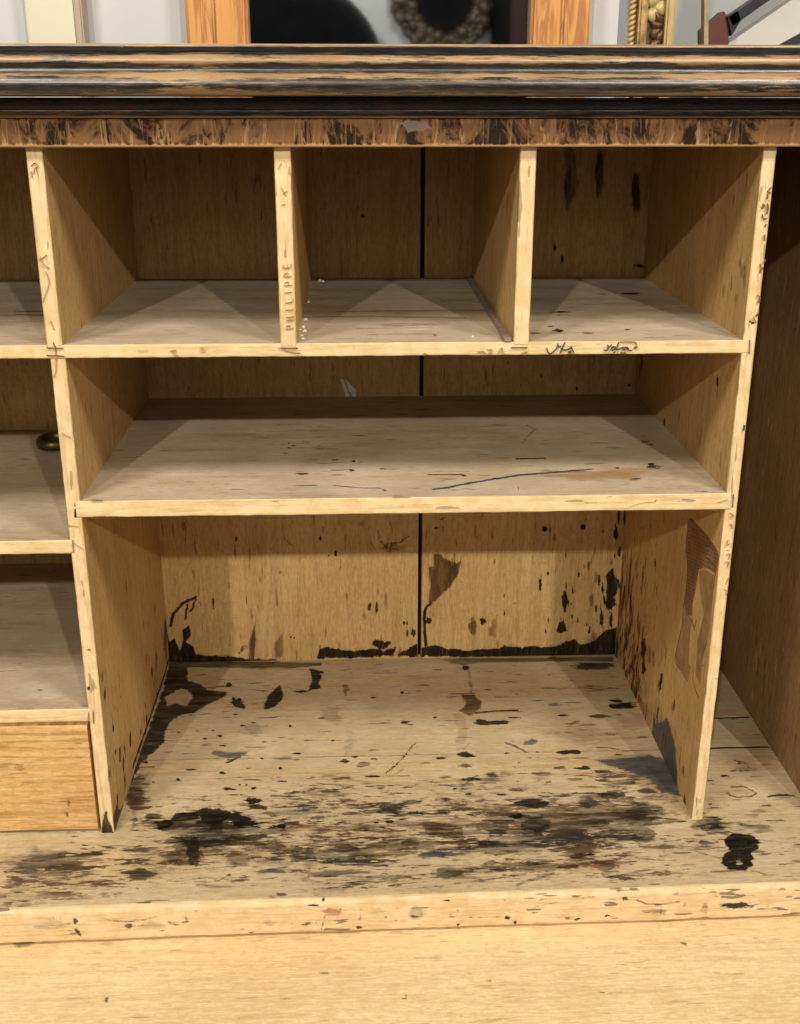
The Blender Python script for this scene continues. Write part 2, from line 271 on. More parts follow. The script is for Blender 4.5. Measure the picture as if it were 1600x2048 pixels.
# ------------------------------------------------------------------ stains (surface coordinates in metres)
STAINS={
 'floor':[
  ['p',7,.8,.0015,-.0041,.3912,.2129,.377,.208,.3673,.1723,.3622,.0749,.3658,.0183,.3701,.0018,.3611],
  ['p',0,.9,.0015,-.0004,.3719,.0258,.3709,.0338,.331,.0498,.3227,.0619,.3046,.0883,.2986,.0881,.2888,.0663,.2678,.0522,.2472,.0362,.2432,.0247,.2254,.022,.2055,.0249,.1796,.015,.157,.007,.1391,.0031,.1118,-.0028,.0746,-.007,.1199,.0008,.2019,.003,.2895],
  ['x',0,0,.0015,.0083,.2893,.0266,.3109,.0347,.3056,.0453,.2904,.0404,.2641,.025,.2718,.0152,.265],
  ['e',7,.6,.35,.0085,.3502,.0101,-.0004,.0032,-.0212],
  ['e',0,.95,.35,.0887,.3187,.0042,-.0002,.0005,-.0051],
  ['e',0,.95,.35,.1046,.2688,.0088,-.0094,-.0016,-.0082],
  ['e',0,.95,.35,.2103,.3479,.0036,-.0001,.0001,-.0037],
  ['e',1,.65,.35,.2439,.2993,.004,-.0001,.0001,-.014],
  ['e',0,.95,.35,.3177,.2885,.0029,-.0001,-.0001,-.0035],
  ['e',0,.95,.35,.2799,.2767,.0039,-.0001,-.0,-.0019],
  ['e',0,.95,.35,.1854,.2965,.0074,-.0003,.0001,-.003],
  ['e',2,.4,.35,.1316,.2036,.0197,-.0007,.0011,-.0141],
  ['e',0,.95,.35,.1873,.1477,.0062,-.0002,.0001,-.0025],
  ['e',2,.7,.35,.1711,.1381,.0111,-.0004,.0002,-.0036],
  ['e',0,.95,.35,.1468,.1386,.0018,-.0001,.0002,-.0024],
  ['e',0,.95,.35,.1857,.1344,.0044,-.0002,.0001,-.0012],
  ['e',1,.5,.35,.0614,.2027,.0046,-.0002,.0005,-.0035],
  ['e',0,.95,.35,.0903,.1908,.0034,-.0001,.0002,-.0022],
  ['e',0,.95,.35,.0728,.185,.0027,-.0001,.0002,-.0017],
  ['e',1,.6,.35,.0767,.1713,.0057,-.0002,.0003,-.0025],
  ['e',0,.95,.35,.0966,.1684,.0034,-.0001,.0002,-.0017],
  ['e',0,.95,.35,.1302,.2205,.0033,-.0001,.0001,-.0018],
  ['e',0,.95,.35,.1163,.2143,.0028,-.0001,.0002,-.0022],
  ['e',0,.95,.35,.0804,.2033,.0028,-.0001,.0002,-.0018],
  ['e',0,.95,.35,.1037,.2416,.0028,-.0001,.0002,-.0019],
  ['e',0,.95,.35,.0399,.2005,.0023,-.0001,.0003,-.0018],
  ['e',0,.95,.35,.0306,.2017,.0014,-.0001,.0002,-.0013],
  ['e',0,.95,.35,.1751,.2108,.0012,-.0,.0002,-.0036],
  ['e',0,.95,.35,.1463,.175,.002,-.0001,.0001,-.0013],
  ['e',0,.95,.35,.2292,.1748,.0023,-.0001,.0,-.0013],
  ['e',0,.95,.35,.102,.11,.0039,-.0001,.0003,-.0031],
  ['e',0,.95,.35,.0525,.0978,.0026,-.0001,.0004,-.0027],
  ['e',0,.95,.35,.0263,.095,.0017,-.0001,.0002,-.0015],
  ['e',0,.95,.35,.0099,.135,.0026,-.0001,.0004,-.0024],
  ['e',0,.95,.35,.0658,.118,.0065,-.0002,.0002,-.0016],
  ['e',0,.95,.35,.169,.1172,.0022,-.0001,.0002,-.0031],
  ['e',0,.95,.35,.1123,.0769,.0068,-.0003,.0003,-.0026],
  ['e',0,.95,.35,.1243,.0845,.0026,-.0001,.0002,-.0019],
  ['e',0,.95,.35,.1328,.0842,.0017,-.0001,.0001,-.0015],
  ['e',0,.95,.35,.1414,.0776,.0036,-.0001,.0002,-.0022],
  ['e',0,.95,.35,.1292,.0649,.0017,-.0001,.0001,-.0015],
  ['e',0,.95,.35,.1417,.0537,.0087,-.0003,.0005,-.0057],
  ['e',0,.95,.35,.1478,.0418,.0104,-.0019,.0002,-.0059],
  ['e',1,.9,.35,.2443,.1294,.0053,-.0002,.0,-.0044],
  ['e',0,.95,.35,.2553,.1378,.0044,-.0002,-.0,-.002],
  ['e',1,.7,.35,.2651,.1206,.0074,.0033,.0007,-.0054],
  ['e',0,.95,.35,.2757,.0958,.0075,-.0003,-.0,-.0023],
  ['e',0,.95,.35,.3174,.213,.0056,-.0002,-.0001,-.0031],
  ['e',0,.95,.35,.2925,.0093,.0045,-.0002,-.0001,-.0027],
  ['e',0,.95,.35,.3048,.0122,.0024,-.0001,-.0001,-.0017],
  ['e',0,.95,.35,.2808,.0277,.0025,-.0001,-.0,-.0014],
  ['e',0,.95,.35,.2783,.0081,.0024,-.0001,-.0,-.0017],
  ['e',0,.95,.35,.3228,.0251,.0016,-.0001,-.0002,-.0034],
  ['e',1,.3,.35,.2258,.2337,.0135,-.0099,-.0031,-.018],
  ['e',1,.22,.35,.2497,.1753,.0063,-.0023,-.0031,-.0334],
  ['e',0,.95,.35,.0991,.0278,.0173,-.0007,.0016,-.0137],
  ['e',0,.93,.35,.1304,.0188,.0174,-.0076,-.0007,-.0124],
  ['e',0,.95,.35,.0497,.0128,.0091,-.0003,.0011,-.0074],
  ['e',0,.8,.35,.036,.0291,.0092,-.0003,.0007,-.0041],
  ['e',0,.7,.35,.1078,.0046,.0096,-.0004,.0012,-.0106],
  ['e',1,.45,.35,.1226,-.0041,.0179,-.0007,.0018,-.018],
  ['e',0,.95,.35,.1767,.0053,.0064,-.0002,.0002,-.004],
  ['e',8,.5,.35,.1967,.0316,.0287,-.0011,.0006,-.0138],
  ['e',8,.3,.35,.2581,.0122,.0132,-.0005,-.0001,-.0135],
  ['e',9,.45,.35,.2,.0011,.0381,-.0014,.0003,-.0083],
  ['e',1,.5,.35,.1522,-.0261,.0255,-.001,.0011,-.0142],
  ['e',0,.85,.35,.089,-.0346,.0074,-.0003,.003,-.0233],
  ['e',0,.7,.35,.096,-.0128,.0237,-.0009,.001,-.0081],
  ['e',0,.75,.35,.0653,-.0445,.0096,-.0004,.0011,-.0073],
  ['e',0,.7,.35,.1352,-.0532,.0125,-.0005,.0009,-.0091],
  ['e',0,.8,.35,.1733,-.0501,.0115,-.0004,.0002,-.0037],
  ['e',1,.45,.35,.1094,-.0276,.0234,-.0009,.0014,-.0126],
  ['e',1,.5,.35,.2036,.0668,.0105,-.0004,.0001,-.0036],
  ['e',0,.5,.35,.1805,.0659,.0063,-.0002,.0001,-.0022],
  ['e',0,.5,.35,.233,.0712,.0053,-.0002,.0,-.0022],
  ['e',1,.6,.35,.3063,.1042,.0059,.0056,.0006,-.002],
  ['e',0,.5,.35,.2413,.0876,.0107,-.0004,.0,-.0011],
  ['e',0,.45,.35,.0111,.0669,.0126,-.0005,.0039,-.0218],
  ['e',7,.4,.35,.0136,.0887,.0106,-.0004,.0032,-.0187],
  ['p',0,.95,.0015,.1393,.2547,.142,.2843,.1505,.3038,.1571,.3172,.1619,.2777,.1534,.2589,.1419,.2518],
  ['p',0,.95,.0015,.1941,.3603,.2071,.3544,.2109,.3374,.2073,.3219,.2088,.3041,.1946,.2986,.1991,.3274],
  ['p',0,.95,.0015,.0562,.0233,.0596,.034,.0819,.0353,.0876,.0221,.0739,.0192,.0589,.0181],
  ['p',2,.75,.0015,.0837,.1503,.0883,.1584,.1044,.1537,.1277,.1548,.1282,.1487,.117,.139,.1038,.1387],
  ['l',0,.9,.00189,.1045,.1314,.121,.1428],
  ['l',0,.5,.00115,.16,.311,.1852,.3],
  ['l',0,.9,.00095,.2921,.1017,.3094,.1277,.3291,.166],
  ['l',1,.45,.00134,.0216,.0914,.0824,.0974,.1678,.1025],
  ['l',7,.6,.00107,.0851,.366,.193,.3566],
  ['e',0,.85,.35,.0416,-.0696,.0214,-.0008,.0016,-.0094],
  ['e',0,.8,.35,.0895,-.0341,.0078,-.0003,.003,-.0228],
  ['e',0,.75,.35,.0979,-.0177,.0341,-.0013,.0011,-.0094],
  ['e',0,.75,.35,.0675,-.0415,.0142,-.0005,.001,-.007],
  ['e',5,.85,.35,.172,-.0695,.0177,-.0007,.0003,-.0039],
  ['e',1,.7,.35,.1373,-.0482,.0154,-.0006,.0011,-.0114],
  ['e',0,.5,.35,.2092,-.0509,.0072,-.0003,.0009,-.0244],
  ['e',0,.55,.35,.2502,-.0381,.0235,-.0131,-.0022,-.011],
  ['e',0,.6,.35,.2326,-.0745,.0327,-.0012,.0001,-.0055],
  ['e',2,.4,.35,.2331,-.1012,.0172,-.0007,.0001,-.006],
  ['e',0,.8,.35,.1829,-.1053,.0049,-.0002,.0002,-.0026],
  ['e',8,.5,.35,-.0739,-.0462,.0306,-.0012,.0064,-.0243],
  ['e',8,.4,.35,-.0461,-.067,.0326,-.0012,.0038,-.0157],
  ['e',0,.6,.35,.172,-.031,.0156,-.0006,.0005,-.0084],
  ['e',0,.6,.35,.1633,-.0532,.0179,-.0007,.0004,-.0057],
  ['e',0,.5,.35,.1166,-.0904,.0149,-.0006,.0003,-.003],
  ['e',1,.4,.35,.0039,-.0918,.0148,-.0006,.0003,-.0015],
  ['e',8,.35,.35,-.0735,-.0851,.0148,-.0006,.0031,-.0114],
  ['e',0,.6,.35,-.0641,-.1112,.0121,-.0005,.001,-.0036],
  ['e',0,.5,.35,-.0525,-.1099,.0073,-.0003,.0006,-.0022],
  ['l',1,.7,.00089,.2103,-.0837,.2172,-.1055],
  ['l',0,.9,.00072,.0402,-.0894,.0411,-.0917],
  ['e',-1,.66,.35,.0697,-.0395,.1237,-.0047,.0057,-.0391],
  ['e',-1,.62,.35,-.0256,-.0359,.067,-.0025,.0087,-.0392],
  ['e',-1,.68,.35,.2244,-.0454,.0774,-.0029,.0008,-.0348],
  ['e',-1,.78,.35,-.0647,-.0624,.0479,-.0018,.0092,-.0356],
  ['e',-1,.72,.35,.1195,-.0248,.0731,-.0028,.0031,-.0295],
  ['p',7,.7,.0015,.3771,.3797,.4047,.3814,.6172,.3791,.6139,.3642,.5519,.3676,.4839,.3668,.4267,.3668,.4054,.361,.3878,.3671],
  ['e',7,.9,.35,.5854,.3526,.027,-.001,-.0024,-.0119],
  ['e',0,.9,.35,.586,.3553,.0232,-.0009,-.0015,-.0076],
  ['e',0,.95,.35,.4061,.354,.0051,-.0002,-.0006,-.0065],
  ['e',0,.95,.35,.429,.2088,.0206,-.0008,-.0007,-.0058],
  ['e',0,.95,.35,.4131,.2139,.0059,-.0002,-.0004,-.0036],
  ['e',0,.95,.35,.4565,.2205,.0083,-.0003,-.0002,-.0018],
  ['e',0,.95,.35,.5186,.2227,.0066,-.0002,-.0005,-.0027],
  ['e',0,.85,.35,.5632,.2187,.0147,-.0006,-.0009,-.0045],
  ['e',0,.95,.35,.5988,.2445,.0164,-.0006,-.002,-.0089],
  ['e',0,.95,.35,.5942,.2566,.0085,-.0003,-.0006,-.0029],
  ['e',2,.85,.35,.468,.162,.0073,-.0003,-.0009,-.0059],
  ['e',0,.95,.35,.3871,.1377,.0102,-.0004,-.0005,-.0049],
  ['e',0,.95,.35,.3576,.1311,.0062,-.0002,-.0002,-.0024],
  ['e',0,.95,.35,.4366,.1391,.0034,-.0001,-.0003,-.002],
  ['e',0,.95,.35,.5117,.1383,.0139,-.0005,-.0007,-.0041],
  ['e',9,.45,.35,.6031,.2059,.0223,-.0008,-.0047,-.0202],
  ['e',4,.2,.35,.5395,.1708,.0527,-.002,-.0042,-.0213],
  ['e',1,.75,.35,.385,.1149,.0079,-.0003,-.0005,-.0055],
  ['e',1,.6,.35,.3392,.1214,.007,-.0003,-.0001,-.002],
  ['e',1,.8,.35,.4938,.1057,.0066,-.0002,-.0007,-.0039],
  ['e',0,.95,.35,.5209,.1039,.0083,-.0003,-.0007,-.0035],
  ['e',1,.75,.35,.4731,.0933,.0108,-.0004,-.001,-.0061],
  ['e',0,.8,.35,.4134,.0944,.0082,-.0003,-.0005,-.0046],
  ['e',0,.7,.35,.3942,.0864,.0047,-.0002,-.0003,-.0026],
  ['e',0,.75,.35,.4396,.0634,.0085,-.0003,-.0006,-.0044],
  ['e',0,.7,.35,.4205,.055,.0055,-.0002,-.0004,-.0029],
  ['e',0,.95,.35,.3827,.0571,.0038,-.0001,-.0002,-.0018],
  ['e',0,.95,.35,.4759,.0769,.003,-.0001,-.0002,-.0015],
  ['e',0,.95,.35,.4546,.0358,.0191,-.0007,-.0013,-.0084],
  ['e',0,.75,.35,.513,.0354,.0129,-.0005,-.0019,-.0098],
  ['e',0,.8,.35,.541,.0486,.013,-.0005,-.0017,-.0079],
  ['e',0,.95,.35,.3801,.0185,.0037,-.0001,-.0002,-.0017],
  ['e',0,.95,.35,.4317,.0131,.0069,-.0003,-.0006,-.0041],
  ['e',0,.75,.35,.4076,-.0084,.019,-.0007,-.0014,-.0115],
  ['e',0,.75,.35,.4489,-.0017,.0151,-.0006,-.002,-.0133],
  ['e',0,.6,.35,.4861,.0489,.0101,-.0004,-.0006,-.0036],
  ['e',0,.7,.35,.3143,-.0291,.0122,-.0005,-.0003,-.0063],
  ['e',5,.85,.35,.3425,-.0489,.0223,-.0008,-.0004,-.0049],
  ['e',0,.5,.35,.5276,.0054,.0406,-.0015,-.0025,-.0118],
  ['e',0,.5,.35,.5041,-.0104,.0321,-.0012,-.0018,-.0092],
  ['e',0,.7,.35,.5611,-.0256,.0123,-.0005,-.0025,-.0102],
  ['e',0,.6,.35,.5613,.0178,.0308,-.0012,-.0032,-.0137],
  ['e',0,.6,.35,.3929,-.0321,.0122,-.0005,-.0006,-.0057],
  ['e',0,.7,.35,.4852,-.0573,.0081,-.0003,-.001,-.0055],
  ['e',7,.8,.35,.3472,-.0761,.011,-.0004,-.0005,-.0059],
  ['e',0,.7,.35,.5069,.0813,.0097,-.0004,-.0005,-.0026],
  ['e',1,.4,.35,.5037,.1244,.01,-.0004,-.0006,-.0032],
  ['e',1,.5,.35,.4619,.128,.0044,-.0002,-.0003,-.002],
  ['e',0,.95,.35,.4494,.1184,.0018,-.0001,-.0002,-.0016],
  ['e',0,.95,.35,.4748,.1397,.0018,-.0001,-.0003,-.0016],
  ['e',2,.25,.35,.4183,.0809,.015,-.0006,-.0006,-.0052],
  ['e',0,.95,.35,.3678,.0679,.0021,-.0001,-.0001,-.0015],
  ['e',0,.5,.35,.3609,.0737,.0053,-.0002,-.0001,-.0011],
  ['e',0,.6,.35,.3513,.1045,.0065,-.0002,-.0001,-.0015],
  ['e',0,.6,.35,.5211,.0658,.0128,-.0005,-.0005,-.0026],
  ['e',0,.75,.35,.5852,.056,.0106,-.0004,-.0014,-.0058],
  ['e',0,.6,.35,.5717,.0714,.0107,-.0004,-.0009,-.0037],
  ['e',1,.6,.35,.3983,.0351,.0083,-.0003,-.0003,-.0031],
  ['e',0,.6,.35,.4668,.2794,.0029,-.0001,-.0003,-.002],
  ['e',0,.6,.35,.3709,.2469,.0024,-.0001,-.0001,-.0019],
  ['e',0,.95,.35,.3573,.2242,.0024,-.0001,-.0002,-.0023],
  ['e',0,.8,.35,.3191,.2143,.007,-.0003,-.0002,-.0036],
  ['e',0,.95,.35,.3174,.2885,.0029,-.0001,-.0002,-.004],
  ['e',1,.6,.35,.545,.1991,.0117,-.0004,-.0005,-.0027],
  ['e',1,.6,.35,.5688,.1783,.0115,-.0004,-.0006,-.0026],
  ['e',1,.5,.35,.5186,.1824,.0069,-.0003,-.0003,-.0017],
  ['e',1,.5,.35,.6059,.1683,.0069,-.0003,-.0008,-.0034],
  ['e',1,.5,.35,.4205,.0301,.0103,-.0004,-.0004,-.0031],
  ['e',1,.5,.35,.4786,-.04,.0157,-.0006,-.0014,-.0078],
  ['e',9,.3,.35,.4192,-.0425,.0117,-.0004,-.0012,-.0093],
  ['e',9,.35,.35,.4872,-.077,.0228,-.0009,-.0014,-.0074],
  ['e',0,.7,.35,.4389,-.0677,.0115,-.0004,-.0004,-.0024],
  ['e',1,.6,.35,.51,-.0689,.0115,-.0004,-.0008,-.0036],
  ['p',1,.8,.0015,.3955,.2797,.4104,.2816,.4189,.2642,.4176,.2451,.4002,.2263,.387,.2393,.3981,.2553],
  ['l',1,.5,.00204,.4107,.3619,.4097,.3247,.4087,.2841],
  ['l',1,.4,.00089,.3952,.3625,.3925,.3305],
  ['l',1,.25,.00694,.386,.2277,.3887,.1917,.3818,.1535],
  ['l',0,.9,.00229,.4092,.2338,.4371,.2374,.4612,.2379],
  ['l',0,.7,.00149,.563,.2908,.5798,.2876,.5957,.2921],
  ['l',1,.8,.00161,.4395,.1618,.4536,.1487,.4592,.1403],
  ['l',1,.8,.00127,.5463,.1473,.5596,.146,.5724,.1422],
  ['l',5,.8,.00112,.3943,.0773,.4158,.0773],
  ['l',0,.9,.00151,.3932,.0071,.4257,.0066],
  ['l',5,.8,.00117,.3247,-.0543,.3665,-.0405],
  ['l',0,.8,.00147,.3798,.2827,.4131,.2839],
  ['p',1,.6,.0015,.3285,.0113,.372,-.0021,.3712,-.0281,.3482,-.024,.3292,-.0103],
  ['p',2,.9,.009,.5405,.119,.5754,.1257,.6051,.1278,.6388,.1113,.6203,.0438,.6012,.0518,.5928,.0781,.5692,.0982,.5497,.1099],
  ['l',1,.7,.00114,.3964,.1634,.3859,.1492],
  ['e',-1,.82,.35,.4811,-.0258,.1109,-.0042,-.0109,-.0608],
  ['e',-1,.85,.35,.5479,.0046,.065,-.0025,-.0107,-.047],
  ['e',-1,.66,.35,.5141,.0407,.073,-.0028,-.0062,-.0319],
  ['e',-1,.66,.35,.4019,-.0228,.0634,-.0024,-.0049,-.0417],
  ['e',-1,.6,.35,.5533,.0758,.0493,-.0019,-.0057,-.0261],
  ['e',-1,.74,.35,.3023,-.0349,.0528,-.002,-.0012,-.0313],
  ['e',-1,.74,.35,.4346,-.0705,.1183,-.0045,-.0031,-.0208],
  ['p',0,.96,.001,.6462,-.0321,.6565,-.0247,.6766,-.0289,.68,-.0427,.6734,-.0542,.6671,-.0589,.6607,-.0781,.6497,-.0864,.635,-.0843,.6297,-.075,.6356,-.0618,.6436,-.0531,.643,-.0439],
  ['x',0,0,.0015,.6442,-.0715,.6503,-.0689,.6519,-.0758,.6459,-.0784],
  ['e',7,.8,.35,.3485,-.0789,.0139,-.0005,-.0006,-.0074],
  ['e',1,.4,.35,.6884,.0061,.0095,-.0004,-.0015,-.0045],
  ['l',0,.6,.00107,.6079,-.0538,.6346,-.0691],
  ['l',0,.6,.00104,.655,-.0858,.6701,-.0942],
  ['e',-1,.7,.35,.6381,-.0144,.0402,-.0015,-.0079,-.0261],
  ['e',-1,.66,.35,.3133,-.0237,.3999,-.0152,-.0038,-.0811],
  ['e',-1,.58,.35,.3055,.0485,.3113,-.0118,-.0022,-.0571],
  ['e',-1,.82,.35,-.048,-.0591,.0758,-.0029,.0136,-.0557],
  ['e',-1,.82,.35,.1066,-.003,.085,-.0032,.005,-.0437],
  ['e',-1,.86,.35,.4934,.0044,.1244,-.0047,-.0099,-.0537],
  ['e',-1,.8,.35,.0093,.0693,.0224,-.0008,.0104,-.0583],
  ['e',-1,.66,.35,.5589,.0781,.063,-.0024,-.0111,-.05],
  ['e',0,.5,.35,.3843,-.0756,.0228,-.0009,-.0005,-.0047],
  ['l',0,.6,.00207,.4166,-.0999,.457,-.0822],
  ['e',0,.6,.35,.6374,-.0077,.0215,-.0008,-.0037,-.0123],
  ['e',1,.6,.35,.6895,-.0229,.0107,-.0004,-.0018,-.0052],
  ['l',1,.8,.00116,.7024,.114,.711,.11,.7144,.1004,.7144,.0932,.7011,.0895],
  ['e',0,.9,.35,.706,.1073,.0024,-.0001,-.0007,-.0023],
  ['e',0,.9,.35,.6801,.0818,.0044,-.0002,-.0008,-.0025],
  ['l',0,.7,.00094,.6842,.0768,.6899,.0772],
  ['e',0,.8,.35,.6614,.0728,.0047,-.0002,-.0006,-.0021],
  ['l',1,.8,.00132,.6819,.0597,.6941,.0606,.6998,.0563,.7048,.0453,.6976,.0403,.6833,.0395,.6765,.0424,.6747,.0491],
  ['e',1,.35,.35,.6883,.05,.0101,-.0004,-.0026,-.0079],
  ['e',8,.5,.35,.7314,.039,.0146,-.0006,-.0019,-.0052],
  ['l',0,.9,.00141,.7164,.0383,.7229,.0413,.7385,.0414,.7473,.0397],
  ['e',0,.95,.35,.648,.0278,.0024,-.0001,-.0006,-.002],
  ['e',0,.8,.35,.6504,.0206,.0068,-.0003,-.0004,-.0013],
  ['e',0,.8,.35,.6691,.0251,.0015,-.0001,-.0003,-.001],
  ['e',1,.6,.35,.7392,.1038,.0073,-.0003,-.0007,-.002],
 ],
 'back':[
  ['e',0,.95,.35,.1007,.1807,.0017,-.0,-.0002,-.0038],
  ['e',0,.95,.35,.2127,.181,.0015,-.0,-.0001,-.0027],
  ['e',1,.45,.35,.2703,.2002,.0055,-.0001,-.0001,-.0059],
  ['e',1,.5,.35,.2316,.1927,.0012,-.0,-.0001,-.0048],
  ['e',0,.95,.35,.2322,.1577,.0015,-.0,-.0001,-.0033],
  ['e',0,.95,.35,.2221,.1557,.0015,-.0,-.0,-.0016],
  ['e',1,.6,.35,.0163,.1228,.0015,-.0,-.0004,-.0055],
  ['e',0,.95,.35,.0651,.0893,.0015,-.0,-.0004,-.0078],
  ['e',4,.5,.35,.1057,.0213,.0051,-.0001,-.0002,-.0035],
  ['e',4,.95,.35,.2767,.08,.0031,-.0001,-.0001,-.0059],
  ['e',0,.95,.35,.2767,.08,.0023,-.0,-.0,-.0048],
  ['e',0,.95,.35,.2865,.077,.0018,-.0,-.0001,-.0079],
  ['e',4,.4,.35,.2986,.0903,.0031,-.0001,-.0001,-.014],
  ['e',4,.5,.35,.2702,.0655,.0026,-.0,-.0001,-.0091],
  ['e',4,.4,.35,.2884,.1017,.002,-.0,-.0,-.0078],
  ['e',0,.95,.35,.3242,.0554,.0018,-.0,.0,-.004],
  ['e',0,.95,.35,.3286,.0545,.001,-.0,.0,-.0029],
  ['e',0,.95,.35,.3287,.0387,.0016,-.0,.0,-.0046],
  ['e',0,.95,.35,.338,.04,.0031,-.0001,.0,-.0052],
  ['e',0,.95,.35,.2918,.0221,.0119,-.0002,-.0,-.0058],
  ['e',0,.95,.35,.168,.0345,.0021,-.0,-.0,-.0014],
  ['e',0,.95,.35,.1731,.033,.0018,-.0,-.0001,-.0017],
  ['e',1,.4,.35,.1586,.1329,.0035,-.0001,-.0001,-.0033],
  ['e',1,.5,.35,.3076,.166,.0151,-.0002,-.0,-.006],
  ['e',1,.3,.35,.0853,.1707,.0025,-.0,-.0001,-.0027],
  ['e',1,.3,.35,.0554,.1899,.0015,-.0,-.0003,-.0053],
  ['e',1,.4,.35,.319,.0844,.0015,-.0,.0,-.0023],
  ['e',1,.3,.35,.1212,.1662,.002,-.0,-.0001,-.0022],
  ['e',0,.7,.35,.1005,.0185,.0018,-.0,-.0002,-.0035],
  ['e',1,.25,.35,.0419,.1307,.002,-.0,-.0007,-.011],
  ['l',1,.6,.00117,.1629,.1844,.1749,.1707],
  ['l',1,.7,.00076,.2776,.1773,.285,.1623],
  ['l',1,.8,.00075,.2889,.1919,.2901,.1785],
  ['l',1,.4,.00063,.1263,.1996,.1329,.1781],
  ['l',1,.8,.00119,.2926,.1757,.3001,.1675,.3177,.1618],
  ['l',1,.75,.00134,.3001,.1716,.3177,.174,.3302,.1827],
  ['l',1,.6,.00081,.2951,.1643,.3102,.1701,.3227,.1672],
  ['l',1,.7,.00076,.3077,.1728,.3051,.1607],
  ['l',11,.9,.00219,.0054,.0561,.0105,.0743,.0228,.0881,.0424,.0989],
  ['l',0,.95,.00142,.0054,.0561,.0114,.0757,.0255,.09,.0398,.097],
  ['l',11,.95,.00126,.0334,.0753,.0422,.0947],
  ['l',0,.9,.00151,.0258,.0642,.0303,.0866],
  ['p',0,.97,.0015,.0203,.0501,.0309,.0562,.032,.0414,.0246,.0301,.0345,.0241,.037,.0102,.0793,.0083,.1075,.0031,.2083,-.003,.2082,-.0097,-.004,-.0055,-.0065,.0134,-.0061,.0506,-.0007,.059,.0011,.0305,.0092,.0361,.0157,.0187,.0212,.033],
  ['p',4,.85,.0015,.1087,.0025,.1113,.0313,.1201,.0568,.1195,.0311,.1167,.0023],
  ['p',4,.6,.0015,.1437,.0047,.1451,.0278,.1586,.0453,.1574,.0044],
  ['p',0,.97,.0015,.2027,.0021,.2075,.0165,.2192,.0183,.245,.0137,.2632,.014,.284,.015,.297,.0116,.3126,.0174,.3105,.0049,.2578,.0018,.2318,.0024],
  ['p',0,.97,.0015,.3152,.0066,.3308,.015,.3464,.0254,.3465,.0022,.3178,.0027],
  ['p',1,.86,.003,.3638,.1564,.3712,.1562,.3839,.1481,.3887,.143,.3999,.1433,.398,.1272,.3867,.1066,.3698,.0917,.3614,.0813,.3566,.0861,.359,.107,.3566,.1371,.3629,.137],
  ['l',0,.5,.0017,.367,.1529,.3693,.1392,.3611,.107,.3614,.086],
  ['l',0,.5,.00106,.3712,.1506,.384,.1435,.3799,.1344],
  ['l',0,.5,.00149,.3883,.1389,.3927,.1273,.3866,.1135],
  ['l',1,.8,.00076,.3892,.148,.3873,.1366,.3915,.1388,.3998,.1444,.4032,.134],
  ['l',0,.95,.00217,.3614,.0836,.3539,.0767,.3519,.0602,.3533,.0315,.3544,.0195],
  ['p',0,.97,.0015,.3469,.0172,.3729,.0184,.3838,.0141,.4057,.0107,.4319,.0112,.458,.0126,.4633,.0169,.4886,.0133,.506,.0161,.5149,.0128,.5432,.0159,.5494,.023,.5647,.0244,.5696,.0149,.5911,.0222,.6012,.0361,.6226,.0422,.6256,-.0004,.5375,-.0018,.4059,-.0005,.347,.0026],
  ['e',0,.95,.35,.3584,.0572,.0039,-.0001,.0001,-.0052],
  ['e',1,.7,.35,.4183,.0483,.0052,-.0001,.0003,-.0124],
  ['e',0,.95,.35,.434,.0552,.0039,-.0001,.0001,-.0048],
  ['e',1,.4,.35,.4483,.0442,.0061,-.0001,.0004,-.0144],
  ['e',1,.5,.35,.4442,.037,.003,-.0001,.0001,-.0048],
  ['e',0,.95,.35,.5202,.1253,.0015,-.0,.0002,-.0037],
  ['e',0,.95,.35,.51,.1092,.0024,-.0,.0004,-.0098],
  ['e',0,.95,.35,.5448,.0828,.0041,-.0001,.0008,-.0146],
  ['e',0,.95,.35,.5429,.0443,.0057,-.0001,.0005,-.0101],
  ['e',0,.95,.35,.5551,.1003,.0011,-.0,.0003,-.0047],
  ['e',0,.95,.35,.5617,.1246,.0013,-.0,.0003,-.0051],
  ['e',1,.6,.35,.5752,.1359,.0019,-.0,.0005,-.0081],
  ['e',1,.6,.35,.5864,.1172,.0026,-.0,.0006,-.0105],
  ['e',0,.95,.35,.5909,.1125,.0017,-.0,.0005,-.0082],
  ['e',0,.95,.35,.596,.1007,.0017,-.0,.0005,-.0082],
  ['e',0,.95,.35,.6099,.1029,.0086,-.0001,.0015,-.0223],
  ['e',0,.95,.35,.6082,.0794,.0069,-.0001,.0008,-.0118],
  ['e',1,.5,.35,.5819,.0845,.0039,-.0001,.0006,-.0106],
  ['e',0,.95,.35,.5891,.0726,.0013,-.0,.0004,-.0059],
  ['e',0,.95,.35,.582,.0381,.0017,-.0,.0004,-.0072],
  ['e',0,.95,.35,.5239,.0547,.0013,-.0,.0002,-.0033],
  ['e',0,.95,.35,.5203,.038,.0011,-.0,.0002,-.0038],
  ['e',0,.95,.35,.5562,.0601,.0009,-.0,.0002,-.0033],
  ['e',0,.95,.35,.5645,.0552,.0009,-.0,.0002,-.0043],
  ['e',0,.95,.35,.4624,.0653,.0009,-.0,.0002,-.0047],
  ['e',1,.8,.35,.4759,.0809,.0013,-.0,.0001,-.0019],
  ['e',1,.6,.35,.446,.1437,.0017,-.0,.0002,-.0055],
  ['e',0,.95,.35,.6093,.1821,.0028,-.0,.0007,-.0102],
  ['e',0,.95,.35,.6115,.2057,.0017,-.0,.0006,-.0089],
  ['e',0,.95,.35,.6189,.2056,.0017,-.0,.0008,-.0112],
  ['e',0,.95,.35,.6159,.1559,.0021,-.0,.0005,-.008],
  ['e',0,.95,.35,.5977,.0558,.0026,-.0,.0008,-.012],
  ['e',0,.95,.35,.611,.0532,.0026,-.0,.0006,-.0096],
  ['e',0,.95,.35,.4281,.2116,.001,-.0,.0001,-.0031],
